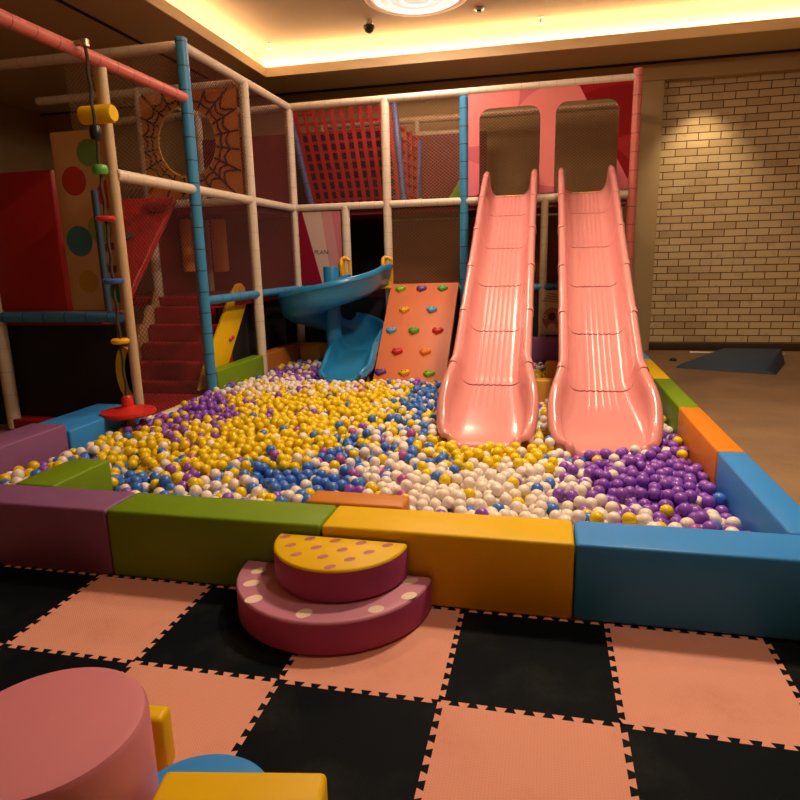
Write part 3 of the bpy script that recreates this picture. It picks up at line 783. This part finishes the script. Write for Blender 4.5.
net('maroon safety net above the blue rail beside the blue post', (XL, 6.29, 1.17), Yv, Zv, 1.21, 1.02, 'red_net')
net('maroon safety net above the blue rail beside the rear corner', (XL, 7.62, 1.17), Yv, Zv, 1.27, 1.02, 'red_net')
net('maroon safety net in front of the red stairs', (XL, 5.03, .13), Yv, Zv, 1.14, 2.06, 'red_net', .058, .0022)
net('net in the upper bay in front of the red strap wall', (XL + .06, YK, 2.31), Xv, Zv, 1.26, 1.23, 'red_net')
net('tan safety net in the upper bay left of the pink slide panel', (-2.11, YK, 2.31), Xv, Zv, .95, 1.23, 'tan_net')
net('tan safety net in the lower bay above the orange climbing board', (-2.11, YK, 1.16), Xv, Zv, .95, 1.03, 'tan_net')
net('tan safety net on the rear side behind the slide openings', (-1.05, 10.25, 2.2), Xv, Zv, 2.0, 1.4, 'tan_net', .056, .006)
net('tan safety net at the far upper left behind the plywood panel', (-4.9, 6.23, 2.28), Xv, Zv, 1.25, 1.26, 'tan_net')

# printed panels
t = MB()
op1, op2 = rounded(-.895, -.115, 2.30, 3.385, .14, 7, True), rounded(.075, .845, 2.30, 3.40, .14, 7, True)
poly = [(-1.04, 2.31), (-1.04, 3.60), (.99, 3.60), (.99, 2.31), *[(x, max(z, 2.31)) for x, z in op2], *[(x, max(z, 2.31)) for x, z in op1]]
M['slide_panel'] = masks('slide_panel_print', (.58, .14, .17), [
    ('circle', .1, 3.0, .62, (.72, .22, .21)), ('circle', -1.0, 3.55, .62, (.74, .23, .23)), ('circle', -1.25, 2.05, .74, (.70, .19, .25)),
    ('circle', -.68, 2.05, .36, (.45, .02, .07)),
    ('and', [('half', 1, .55, 2.32)], (.32, .007, .012)), ('and', [('circle', .82, 2.55, 1.0), ('half', 1, .55, 2.32)], (.22, .003, .006)),
    ('and', [('half', 1, 1.0, 3.65), ('circle', 1.05, 2.2, .76)], (.30, .016, .022))])
mb = MB().prism(poly, 'y', -.012, .012)
tag(mb.build('slide_entrance_panel', M['slide_panel'], None, (0, YK - .02, 0), angle=30), 'pink and red printed panel with two rounded openings above the slides', 'panel')
M['plan_panel'] = masks('plan_panel_print', (.62, .44, .40), [('half', 1, .12, -2.876, (.56, .26, .28)), ('half', 1, .12, -2.72, (.55, .17, .22)), ('and', [('half', -1, -.2525, 2.868)], (.25, .006, .03))])
pn = tag(MB().box(-3.48, -2.85, -.012, .012, 1.17, 2.19).build('printed_panel', M['plan_panel'], None, (0, YK - .01, 0)), 'pale pink printed panel with small black word behind the spiral slide', 'panel')
cu = bpy.data.curves.new('panel_lettering', 'FONT'); cu.body = 'PLAN:'; cu.size = .085; cu.extrude = .0008; cu.align_x = 'CENTER'
cu.materials.append(M['ink'])
tmp = bpy.data.objects.new('lettering_curve', cu); COL.objects.link(tmp); bpy.context.view_layer.update()
lm = bpy.data.meshes.new_from_object(tmp.evaluated_get(bpy.context.evaluated_depsgraph_get())); bpy.data.objects.remove(tmp)
to = bpy.data.objects.new('lettering', lm); COL.objects.link(to); to.parent = pn; to.location = (-3.155, -.0135, 1.60); to.rotation_euler = (R(90), 0, 0)
to['label'] = 'black lettering'

# spider-web panel
cx, cz = -4.31, 2.955
mb = MB(); hr = .392
hole = [(cx + hr * math.cos(R(a)), cz + .41 * math.sin(R(a))) for a in range(0, 360, 6)]
X0, X1, Z0, Z1 = -4.90, -3.62, 2.32, 3.52
def to_rect(a):
    c, s = math.cos(a), math.sin(a)
    tx = ((X1 - cx) if c > 0 else (X0 - cx)) / c if abs(c) > 1e-6 else 1e9
    tz = ((Z1 - cz) if s > 0 else (Z0 - cz)) / s if abs(s) > 1e-6 else 1e9
    q_ = min(tx, tz); return (cx + c * q_, cz + s * q_)
angs = sorted(set([R(a) for a in range(0, 360, 6)] + [math.atan2(z - cz, x - cx) % (2 * math.pi) for x in (X0, X1) for z in (Z0, Z1)]))
K = len(angs)
for yy, flip in ((-.01, 1), (.01, 0)):
    v = [(cx + hr * math.cos(a), yy, cz + .41 * math.sin(a)) for a in angs] + [(to_rect(a)[0], yy, to_rect(a)[1]) for a in angs]
    mb.add(v, [(i, (i + 1) % K, K + (i + 1) % K, K + i) for i in range(K)])
def line(p, q_):
    mb.tube([(p[0], -.013, p[1]), (q_[0], -.013, q_[1])], .013, 5, mi=1)
spk = [R(a) for a in range(8, 368, 18)]
for a in spk: line((cx + hr * 1.02 * math.cos(a), cz + .42 * math.sin(a)), to_rect(a))
for fr_ in (1.22, 1.5, 1.85):
    for a, b in zip(spk, spk[1:] + spk[:1]):
        pts = []
        for k in range(5):
            u = k / 4; aa = a + ((b - a) % (2 * math.pi)) * u; sag = 1 - .22 * math.sin(math.pi * u) * (fr_ - 1)
            p = (cx + hr * fr_ * sag * math.cos(aa), cz + .41 * fr_ * sag * math.sin(aa)); pts.append(p)
        if all(X0 < p[0] < X1 and Z0 < p[1] < Z1 for p in pts):
            for p, q_ in zip(pts, pts[1:]): line(p, q_)
wp = mb.build('web_panel', [M['web_orange'], M['web_line']], None, (0, 7.50, 0), fix=False, smooth=False)
tag(wp, 'orange panel with black spider web lines and a round crawl hole', 'panel')
MB().tube([(x, 0, z) for x, z in hole], .014, 6, True).build('hole_rim', M['cord_ring'], wp)

# red strap wall and its blue poles
t = thing('strap_wall', 'leaning red webbing wall between blue poles in the upper storey', 'climbing net', (-2.95, 9.6, 2.30))
TL, TR, BL, BR = Vector((-3.86 + 2.95, .15, 1.43)), Vector((-2.22 + 2.95, .15, 1.43)), Vector((-3.47 + 2.95, -.15, .02)), Vector((-2.04 + 2.95, -.15, .02))
pole('pole', BL, TL, .05, M['navy_sleeve'], t); pole('pole', BR, TR, .05, M['navy_sleeve'], t)
def ribbon(a, b, w, off):
    d = (b - a).normalized(); nn = Vector((0, 1, .2)).normalized(); s = d.cross(nn).normalized() * (w / 2); oo = Vector((0, off, 0)); hh = Vector((0, .004, 0))
    v = [a + s + oo, a - s + oo, b - s + oo, b + s + oo]; v += [p + hh for p in v]
    return MB().add(v, [(0, 1, 2, 3), (7, 6, 5, 4), (0, 4, 5, 1), (1, 5, 6, 2), (2, 6, 7, 3), (3, 7, 4, 0)])
for k in range(11):
    u = (k + .6) / 11.2; ribbon(TL.lerp(TR, u), BL.lerp(BR, u), .062, 0).build('strap', M['strap'], t, smooth=False)
for k in range(10):
    v = (k + .5) / 10; ribbon(TL.lerp(BL, v), TR.lerp(BR, v), .042, .006).build('cross_strap', M['strap'], t, smooth=False)
t = thing('strap_wall', 'narrow red webbing wall beside a grey blue pole in the upper storey', 'climbing net', (-2.08, 9.9, 2.30))
pole('pole', (.12, .2, 0), (.16, .2, .95), .045, M['navy_sleeve'], t)
a0, a1, b0, b1 = Vector((-.04, -.3, .05)), Vector((.12, .2, .05)), Vector((-.12, -.2, 1.2)), Vector((.16, .2, 1.0))
for k in range(4): u = (k + .5) / 4; ribbon(a0.lerp(a1, u), b0.lerp(b1, u), .05, 0).build('strap', M['strap'], t, smooth=False)
for k in range(7): u = (k + .5) / 7; ribbon(a0.lerp(b0, u), a1.lerp(b1, u), .05, .006).build('cross_strap', M['strap'], t, smooth=False)
tag(MB().sphere((0, 0, 0), .05, 14, 10, sc=(1.3, 1, .8)).build('soft_ball', M['bag_orange'], None, (-1.83, 9.6, 2.33)), 'small orange soft ball on the upper deck by the grey pole', 'ball')
tag(MB().prism([(-.16, 0), (.1, 0), (.1, .42)], 'y', -.05, .05).build('foam_wedge', M['lime_plastic'], None, (-1.22, 9.35, 2.292), bevel=.01), 'lime green wedge on the upper deck beside the blue post', 'wedge')

# red climbing ramp in the left wing
t = thing('climbing_ramp', 'sloping red padded ramp with dark shapes behind the plywood panel', 'ramp', (-4.45, 5.6, 1.06))
p = [Vector((-.75, -.5, .03)), Vector((.70, -.5, .03)), Vector((.70, .58, 1.13)), Vector((-.75, .58, 1.13))]
nr = (p[1] - p[0]).cross(p[3] - p[0]).normalized()
MB().add([*p, *[x - nr * .07 for x in p]], [(0, 1, 2, 3), (7, 6, 5, 4), (0, 4, 5, 1), (1, 5, 6, 2), (2, 6, 7, 3), (3, 7, 4, 0)]).build('ramp_pad', M['red_vinyl'], t, bevel=.012)
def ramp_shape(u, v, a, b, mt):
    c = (p[0] * (1 - u) + p[1] * u) * (1 - v) + (p[3] * (1 - u) + p[2] * u) * v
    ex = (p[1] - p[0]).normalized(); ey = (p[3] - p[0]).normalized(); k = 20; vs = []
    for h in (0, .03):
        for i in range(k):
            w = 2 * math.pi * i / k; rr = 1 + .18 * math.cos(2 * w + u * 9)
            vs.append(c + ex * (a * rr * math.cos(w)) + ey * (b * rr * math.sin(w) + .3 * b * math.cos(w) ** 2) + nr * h)
    MB().add(vs, [tuple(range(k)), tuple(range(2 * k - 1, k - 1, -1))] + [(i, k + i, k + (i + 1) % k, (i + 1) % k) for i in range(k)]).build('foot_grip', M[mt], t, bevel=.008, seg=2)
for args in ((.74, .62, .13, .06, 'grey_shape'), (.90, .88, .15, .07, 'red_shape'), (.52, .86, .16, .07, 'red_shape'), (.72, .30, .16, .10, 'red_shape'), (.46, .55, .13, .09, 'red_shape'), (.80, .06, .11, .06, 'grey_shape'), (.25, .7, .14, .08, 'grey_shape'), (.30, .25, .14, .08, 'red_shape')):
    ramp_shape(*args)

# red stairs with stringers
t = thing('stairs', 'red padded stairs climbing to the left deck behind the net', 'stairs', (-4.19, 6.3, 0))
for k in range(5):
    z1 = .20 * (k + 1)
    MB().box(-.48, .44, .02 + .17 * k, .02 + .17 * (k + 1), 0, z1).build('step', M['red_vinyl'], t, bevel=.03, seg=4)
yp = [(-.10, .14), (.02, .33), (.64, .96), (.88, 1.18), (.98, 1.25), (1.09, 1.26), (1.18, 1.20), (1.21, 1.08), (1.16, .96), (.58, .30), (.46, .14)]
MB().prism(yp, 'x', .47, .51).build('stringer', M['yellow'], t, bevel=.006)['label'] = 'yellow side board'
MB().lathe([(0, 0), (.085, 0), (.085, .012), (.06, .02), (0, .02)], 24).build('disc_cap', M['bag_orange'], t, (.515, 1.07, 1.15), (0, R(90), 0))
mk = MB().sphere((.52, .67, .61), .024, 8, 6); mk.sphere((.52, .74, .63), .024, 8, 6); mk.sphere((.52, .705, .62), .018, 8, 6); mk.build('bow_knob', M['red_plastic'], t)
wv = [(-.08, 0)] + [(-.08 + .9 * k / 20, .30 + .85 * k / 20 + .05 * math.sin(k * 1.3)) for k in range(21)] + [(.86, 1.05), (.84, 0)]
MB().prism(wv, 'x', -.54, -.50).build('wavy_stringer', M['plywood'], t)['label'] = 'tan wavy side board'

# orange punch bags
for (x, y, zb, lab) in ((-4.36, 8.2, 1.39, 'orange hanging punch bag nearer the white post, seen through the net'), (-4.83, 8.2, 1.40, 'orange hanging punch bag half behind the blue post')):
    t = thing('punch_bag', lab, 'punch bag', (x, y, zb), 0, 'hanging orange punch bags')
    MB().lathe([(0, 0), (.085, 0), (.10, .015), (.10, .685), (.085, .70), (0, .70)], 24).build('bag', M['bag_orange'], t)
    for s in (-.05, .05): MB().tube([(s, 0, .69), (s, 0, .74)], .008, 6).build('strap', M['rope'], t)

# plywood activity panel, yellow tube, crescent board
t = thing('activity_panel', 'plywood panel printed with coloured rounded shapes behind the bead rope', 'panel', (-3.85, 5.0, 1.12))
M['ply_print'] = masks('plywood_print', (.60, .38, .19), [('circle', .05, 1.32, .11, (.16, .30, .10)), ('circle', .21, .98, .12, (.55, .05, .03)), ('circle', .08, .70, .12, (.30, .33, .08)),
    ('circle', .16, .45, .13, (.26, .09, .04)), ('circle', .16, .45, .07, (.60, .38, .19)), ('circle', .20, .16, .10, (.05, .25, .09)), ('circle', -.12, 1.1, .12, (.5, .05, .03)), ('circle', -.14, .6, .13, (.06, .22, .3)), ('circle', -.1, .25, .1, (.5, .3, .03))])
MB().box(-.30, .21, -.012, .012, .0, 1.50).build('board', M['ply_print'], t, bevel=.004)
MB().box(.20, .225, -.016, .016, 0, 2.0).build('edge_strip', M['plywood'], t)
o = MB().lathe([(0, -.16), (.045, -.16), (.07, -.145), (.072, .12), (.06, .14), (0, .14)], 20).build('padded_tube', M['yellow'], None, (-3.56, 4.86, 2.70), (0, R(90), 0))
tag(o, 'short yellow padded tube above the plywood panel', 'tube')
cr = [(.0 + .10 * math.cos(R(a)), .19 * math.sin(R(a)) * 1.25) for a in range(60, 301, 12)] + [(.07 + .075 * math.cos(R(a)), .16 * math.sin(R(a)) * 1.25) for a in range(290, 69, -12)]
tag(MB().prism(cr, 'y', -.012, .012).build('crescent_board', M['yellow'], None, (-3.70, 5.02, .55)), 'yellow crescent-shaped board hanging under the left deck', 'board')
tag(MB().box(-.6, .6, -.03, .03, 0, 1.2).build('crash_pad', M['red_vinyl'], None, (-4.78, 5.0, 1.125), bevel=.012), 'red padded wall mat left of the plywood panel', 'mat')
tag(MB().lathe([(0, 0), (.03, 0), (.03, 1.0), (0, 1.0)], 12).build('thin_pole', M['navy'], None, (-3.70, 4.88, 1.12)), 'thin dark grey blue pole beside the bead rope', 'pole')

# bead rope with disc seat
t = thing('disc_swing', 'red disc swing hanging on a rope threaded with coloured beads', 'swing', (-3.43, 4.62, .29))
zr = [0, .25, .6, 1.0, 1.5, 2.0, 2.45]
MB().tube([(.004 * math.sin(z * 30), .004 * math.cos(z * 30), z) for z in np.linspace(.05, 2.83, 90)], .013, 7).build('rope', M['rope'], t)
MB().lathe([(0, -.03), (.20, -.03), (.225, -.01), (.22, .012), (.18, .02), (.07, .035), (.05, .05), (.045, .12), (.03, .14), (0, .14)], 40).build('disc_seat', M['red_plastic'], t)
for z, r, h, mm in ((.60, .075, .022, 'yellow_plastic'), (1.09, .085, .022, 'blue_plastic'), (1.58, .075, .02, 'red_plastic'), (1.95, .06, .035, 'green_plastic'), (2.22, .045, .05, 'black_plastic')):
    MB().lathe([(0, -h), (r * .8, -h), (r, -h * .4), (r, h * .4), (r * .8, h), (0, h)], 24).build('bead', M[mm], t, (0, 0, z))['label'] = mm.split('_')[0] + ' bead'
MB().lathe([(0, 0), (.03, 0), (.03, .05), (0, .05)], 12).build('hook', M['metal'], t, (0, 0, 2.83))
pole('hanger_arm', (0, 0, 2.86), (-.12, 0, 2.86), .02, M['metal'], t)

# animal print panel behind the slides
t = thing('animal_panel', 'beige panel with a grey animal face between the slides', 'panel', (.10, 8.86, .45))
MB().box(-.15, .17, -.012, .012, 0, .60).build('board', M['beige'], t, bevel=.01)
pr_ = MB(); 
for k in range(4): pr_.prism([(-.13 + .02 * k, .46 + .032 * k), (.15, .42 + .032 * k), (.15, .44 + .032 * k), (-.13 + .02 * k, .475 + .032 * k)], 'y', -.016, -.011)
pr_.build('stripes', M['olive'], t)
fc = MB()
fc.prism([(.0 + .13 * math.cos(R(a)), .22 + .15 * math.sin(R(a))) for a in range(0, 360, 15)], 'y', -.015, -.011); fc.build('face', M['brown_print'], t)
fc = MB(); fc.prism([(.0 + .045 * math.cos(R(a)), .25 + .055 * math.sin(R(a))) for a in range(0, 360, 15)], 'y', -.019, -.014); fc.build('nose', M['ink'], t)
for sx in (-.095, .10):
    e_ = MB(); e_.prism([(sx + .026 * math.cos(R(a)), .25 + .03 * math.sin(R(a))) for a in range(0, 360, 20)], 'y', -.018, -.014); e_.prism([(sx + .012 * math.cos(R(a)), .25 + .014 * math.sin(R(a))) for a in range(0, 360, 30)], 'y', -.021, -.018, 1); e_.build('eye', [M['beige'], M['ink']], t)
mz = MB(); mz.prism([(.0 + .06 * math.cos(R(a)), .10 + .06 * math.sin(R(a))) for a in range(0, 360, 20)], 'y', -.017, -.012); mz.build('muzzle', M['beige'], t)

# dark folded thing on the carpet at right
t = thing('folded_fabric', 'dark navy folded fabric lying on the brown carpet by the brick wall', 'fabric', (2.35, 9.2, -.02))
MB().add([(-.62, -.1, 0), (.5, -.55, 0), (.9, .4, 0), (-.2, .5, 0), (-.55, -.05, .05), (.4, -.45, .05), (.8, .3, .22), (.1, .35, .22)],
         [(0, 3, 2, 1), (0, 1, 5, 4), (1, 2, 6, 5), (2, 3, 7, 6), (3, 0, 4, 7), (4, 5, 6, 7)]).build('cloth', M['navy'], t, bevel=.02)
MB().tube([(-.3, .55, .12), (.9, .45, .12)], .018, 8).build('rod', M['chrome'], t)
tag(MB().lathe([(0, 0), (.05, 0), (.05, .02), (.02, .04), (0, .04)], 14).build('floor_cap', M['black_plastic'], None, (1.83, 9.75, -.02)), 'small black knob on the brown carpet near the brick wall', 'knob')

# ------------------------------------------------------------------ balls
RB = .037
rng = random.Random(11)
cell = {}
CS = 2 * RB
balls = []
FOOT = []      # keep-out shapes in plan: (x0,x1,y0,y1)
keep = [(-.80, -.02, 4.53, 5.55), (.06, .87, 4.53, 5.55), (-2.80, -1.94, 7.02, 8.0), (-1.98, -1.02, 7.16, 7.55), (-1.13 - RB, -.63 + RB, 2.7, 2.93 + RB),
        (-.42 - RB, .34 + RB, 6.10 - RB, 6.24 + RB), (.03 - RB, .42 + RB, 7.16 - RB, 7.32 + RB), (-2.83 - RB, -2.57 + RB, 2.7, 3.24 + RB), (-2.94 - RB, -2.72 + RB, 8.24 - RB, 8.46 + RB)]
for lx in (-.487 + .082 * .4, .475 - .013 * .4):
    for sx in (-.2, .2):
        for yy in (7.3, 5.9): keep.append((lx + sx - .02 - RB, lx + sx + .02 + RB, yy - .02 - RB, yy + .02 + RB))
def inside(x, y):
    if not (-3.5 + RB < x < RX0 - RB and Y1 + RB < y < 8.6 - RB): return False
    if y > 8.6: return False
    for a, b, c, d in keep:
        if a < x < b and c < y < d: return False
    return True
def under(x, y):        # nothing may pile under the climbing board or the slides' low ends
    return False
def near(x, y):
    i, j = int(x // CS), int(y // CS)
    for a in (-1, 0, 1):
        for b in (-1, 0, 1):
            q_ = cell.get((i + a, j + b))
            if q_:
                yield from q_
D2 = (2 * RB) ** 2
def support(x, y):
    best, bi = RB, None
    for (bx, by, bz) in near(x, y):
        d = (bx - x) ** 2 + (by - y) ** 2
        if d < D2:
            z = bz + math.sqrt(D2 - d)
            if z > best: best, bi = z, (bx, by)
    return best, bi
def density(x, y):      # a few bare places the photo shows near the left front
    u, v, _ = project(np.array([[x, y, .05]])); u, v = u[0], v[0]
    if 118 < u < 152 and 466 < v < 490: return .25
    if 248 < u < 292 and 470 < v < 496: return .45
    return 1
NB = 8600
tries = 0
while len(balls) < NB and tries < 40000:
    tries += 1
    x = rng.uniform(-3.5, RX0); y = rng.uniform(Y1, 8.6)
    if not inside(x, y): continue
    if rng.random() > density(x, y): continue
    z, bi = support(x, y)
    for st in (.02, .02, .02, .014, .014, .01, .01, .007, .007, .005, .005, .004, .003, .003):
        if bi is None: break
        dx, dy = x - bi[0], y - bi[1]; l = math.hypot(dx, dy) or 1e-6
        moved = False
        for ang in (0, .7, -.7, 1.4, -1.4):
            ca, sa = math.cos(ang), math.sin(ang)
            nx, ny = x + (dx * ca - dy * sa) / l * st, y + (dx * sa + dy * ca) / l * st
            if not inside(nx, ny): continue
            nz, nbi = support(nx, ny)
            if nz < z - 1e-5: x, y, z, bi = nx, ny, nz, nbi; moved = True; break
        if not moved: continue
    top = (.135 if y > 3.2 else .17) - .05 * smooth01((y - 6.0) / 1.2)
    if z > top + .05 * rng.random(): continue
    if 7.35 < y and -2.0 < x < -1.0 and z > .02 + (y - 7.5) * .7: continue
    balls.append((x, y, z)); cell.setdefault((int(x // CS), int(y // CS)), []).append((x, y, z))
B = np.array(balls)
U, V, Zc = project(B)
def gauss(u, v, cu_, cv, su, sv): return math.exp(-((u - cu_) / su) ** 2 - ((v - cv) / sv) ** 2)
ZONES = [ # u, v, su, sv, strength, colour
 (190, 412, 42, 16, 9, 'purple'), (285, 420, 60, 22, 7, 'yellow'), (230, 445, 60, 22, 5, 'yellow'), (340, 400, 70, 14, 4, 'yellow'), (150, 450, 50, 22, 3, 'yellow'), (320, 440, 60, 16, 4, 'yellow'),
 (255, 476, 30, 12, 4, 'blue'), (312, 482, 26, 13, 6, 'blue'), (125, 480, 30, 14, 3, 'blue'), (335, 448, 14, 10, 7, 'blue'), (262, 425, 10, 10, 4, 'blue'), (415, 412, 22, 13, 4, 'blue'), (445, 392, 18, 11, 3, 'blue'),
 (470, 448, 55, 16, 7, 'yellow'), (520, 440, 30, 12, 6, 'yellow'), (505, 490, 85, 20, 6, 'white'), (570, 470, 30, 14, 4, 'white'), (400, 470, 50, 20, 3, 'white'), (270, 385, 80, 9, 4, 'white'),
 (650, 480, 55, 26, 22, 'purple'), (600, 462, 20, 10, 6, 'purple'), (620, 505, 40, 8, 6, 'white'), (560, 520, 40, 10, 6, 'white'), (390, 440, 50, 18, 3, 'white'), (380, 455, 60, 20, 2.5, 'blue'), (370, 455, 60, 20, 1.2, 'magenta'), (430, 390, 20, 8, 1.5, 'blue'), (320, 375, 60, 6, 4, 'purple'), (545, 420, 20, 14, 4, 'white'), (545, 395, 20, 12, 6, 'yellow')]
NAMES = list(BALL)
colr = []
for u, v in zip(U, V):
    w = dict(white=.8, yellow=.55, blue=.4, purple=.35, magenta=.12)
    for cu_, cv, su, sv, s_, c in ZONES: w[c] += s_ * gauss(u, v, cu_, cv, su, sv)
    w = {k: x ** 1.35 for k, x in w.items()}
    tot = sum(w.values()); r_ = rng.random() * tot
    for k in NAMES:
        r_ -= w[k]
        if r_ <= 0: break
    colr.append(k)
# which balls show largest: paint discs far to near, then cut what the front blocks hide
buf = np.full((800, 800), -1, int)
order = np.argsort(-Zc)
for i in order:
    r = FPX * RB / Zc[i]; u, v = U[i], V[i]
    if u < -10 or u > 810 or v < 0 or v > 810: continue
    x0, x1, y0, y1 = int(max(0, u - r)), int(min(799, u + r + 1)), int(max(0, v - r)), int(min(799, v + r + 1))
    if x1 < x0 or y1 < y0: continue
    yy, xx = np.mgrid[y0:y1 + 1, x0:x1 + 1]
    mk_ = (xx + .5 - u) ** 2 + (yy + .5 - v) ** 2 < r * r
    buf[y0:y1 + 1, x0:x1 + 1][mk_] = i
eu, ev, _ = project(np.array([[-3.155, Y1, BZ], [1.25, Y1, BZ]]))
for x in range(800):
    yl = ev[0] + (ev[1] - ev[0]) * (x - eu[0]) / (eu[1] - eu[0]); buf[int(max(0, yl)):, x] = -1
buf[:, 697:] = np.where(buf[:, 697:] >= 0, buf[:, 697:], -1)
ids, cnt = np.unique(buf[buf >= 0], return_counts=True)
full = math.pi * (FPX * RB / Zc[ids]) ** 2
sel = [int(i) for i in ids[np.argsort(-(cnt * np.clip(cnt / full + .35, 0, 1)))][:300]]
selset = set(sel)
def ball_mesh(k):
    mb = MB().sphere((0, 0, 0), RB, 24, 16)
    me = bpy.data.meshes.new('plastic_ball'); me.from_pydata(mb.v, [], mb.f); me.materials.append(M['ball_' + k])
    for p_ in me.polygons: p_.use_smooth = True
    return me
BM = {k: ball_mesh(k) for k in NAMES}
seg = {}
for i in sel:
    x, y, z = B[i]
    s_ = ('short green block' if x < -2.055 else 'green front block' if x < -.955 else 'yellow front block' if x < .15 else 'blue front block')
    seg.setdefault(s_, []).append(i)
ordw = ['first', 'second', 'third', 'fourth', 'fifth', 'sixth', 'seventh', 'eighth', 'ninth', 'tenth', 'eleventh', 'twelfth', 'thirteenth', 'fourteenth', 'fifteenth', 'sixteenth', 'seventeenth', 'eighteenth', 'nineteenth', 'twentieth', '21st', '22nd', '23rd', '24th', '25th', '26th', '27th', '28th', '29th', '30th']
rown = ['nearest', 'second', 'third', 'fourth', 'fifth', 'sixth', 'seventh', 'eighth', 'ninth', 'tenth', 'eleventh', 'twelfth', '13th', '14th', '15th', '16th', '17th', '18th', '19th', '20th']
label_of = {}
for s_, L_ in seg.items():
    def edge_gap(i):
        yl = ev[0] + (ev[1] - ev[0]) * (U[i] - eu[0]) / (eu[1] - eu[0]); return (yl - V[i]) / (1.6 * FPX * RB / Zc[i])
    byrow = {}
    for i in L_: byrow.setdefault((max(0, int(edge_gap(i))), colr[i]), []).append(i)
    for (rw, c), q_ in byrow.items():
        q_.sort(key=lambda i: U[i])
        for k, i in enumerate(q_):
            which = ('only %s ball' % c) if len(q_) == 1 else ('%s %s ball from left' % (ordw[min(k, 29)], c))
            label_of[i] = '%s in %s row behind the %s' % (which, rown[min(rw, 19)], s_)
for i in sel:
    o = bpy.data.objects.new('plastic_ball', BM[colr[i]]); COL.objects.link(o); o.location = B[i]
    tag(o, label_of[i], 'ball', 'plastic balls in the front of the ball pit')
def ico(sub):
    bm = bmesh.new(); bmesh.ops.create_icosphere(bm, subdivisions=sub, radius=RB)
    bm.verts.ensure_lookup_table()
    v = np.array([x.co[:] for x in bm.verts]); f = np.array([[q_.index for q_ in fc_.verts] for fc_ in bm.faces]); bm.free(); return v, f
shown = set(int(i) for i in ids)
lv = {2: ico(2), 3: ico(3)}
vv, ff, mi, off = [], [], [], 0
for i in range(len(B)):
    if i in selset: continue
    v, f = lv[3 if (i in shown and Zc[i] < 6.2) else 2]
    vv.append(v + B[i]); ff.append(f + off); mi.append(np.full(len(f), NAMES.index(colr[i]))); off += len(v)
vv = np.concatenate(vv); ff = np.concatenate(ff); mi = np.concatenate(mi)
me = bpy.data.meshes.new('ball_mass')
me.vertices.add(len(vv)); me.vertices.foreach_set('co', vv.ravel())
me.loops.add(ff.size); me.loops.foreach_set('vertex_index', ff.ravel().astype(np.int32))
me.polygons.add(len(ff)); me.polygons.foreach_set('loop_start', np.arange(0, ff.size, 3, dtype=np.int32)); me.polygons.foreach_set('loop_total', np.full(len(ff), 3, dtype=np.int32))
for k in NAMES: me.materials.append(M['ball_' + k])
me.polygons.foreach_set('material_index', mi.astype(np.int32)); me.polygons.foreach_set('use_smooth', np.ones(len(ff), dtype=bool))
me.update(calc_edges=True); me.validate()
o = bpy.data.objects.new('plastic_balls', me); COL.objects.link(o)
tag(o, 'thousands of white, yellow, blue and purple balls filling the ball pit', 'balls', kind='stuff')

# ------------------------------------------------------------------ light
w = bpy.data.worlds.new('world'); SC.world = w; w.use_nodes = True
w.node_tree.nodes['Background'].inputs[0].default_value = (1, .62, .38, 1); w.node_tree.nodes['Background'].inputs[1].default_value = .015
def area(name, loc, size, power, col, aim=None, shape='DISK', spread=180):
    l = bpy.data.lights.new(name, 'AREA'); l.shape = shape; l.size = size; l.energy = power; l.color = col; l.spread = R(spread)
    o = bpy.data.objects.new(name, l); COL.objects.link(o); o.location = loc
    if aim: o.rotation_euler = (Vector(aim) - Vector(loc)).to_track_quat('-Z', 'Y').to_euler()
    return o
WARM = (1, .75, .48)
area('downlight', (.6, 4.6, 4.55), .5, 150, WARM)
area('downlight', (.9, 2.4, 4.55), .4, 32, WARM)
area('lamp_light', (-1.58, 8.27, 4.49), 1.0, 55, (1, .70, .52))
area('downlight', (-1.2, 5.6, 4.55), .5, 40, WARM)
def spot_(name, loc, aim, power, ang, blend=.6, r=.05, col=WARM):
    l = bpy.data.lights.new(name, 'SPOT'); l.energy = power; l.spot_size = R(ang); l.spot_blend = blend; l.color = col; l.shadow_soft_size = r
    o = bpy.data.objects.new(name, l); COL.objects.link(o); o.location = loc
    o.rotation_euler = (Vector(aim) - Vector(loc)).to_track_quat('-Z', 'Y').to_euler(); return o
spot_('wall_washer', (2.2, 10.25, 3.95), (2.2, 10.85, 1.8), 62, 80, .8, .05, (1, .74, .40))

# ------------------------------------------------------------------ sub-parts hang under the part that carries them
def under_part(thing_name, part, kids):
    for th_ in [o for o in bpy.data.objects if o.name.split('.')[0] == thing_name]:
        ps = [c for c in th_.children if c.name.split('.')[0] == part]
        if not ps: continue
        for c in list(th_.children):
            if c.name.split('.')[0] in kids: c.parent = ps[0]
under_part('ceiling_lamp', 'diffuser', ('glow_ring',))
under_part('stairs', 'stringer', ('disc_cap', 'bow_knob'))
under_part('animal_panel', 'face', ('nose', 'eye', 'muzzle'))
under_part('climbing_board', 'board', ('climbing_hold',))
under_part('climbing_ramp', 'ramp_pad', ('foot_grip',))
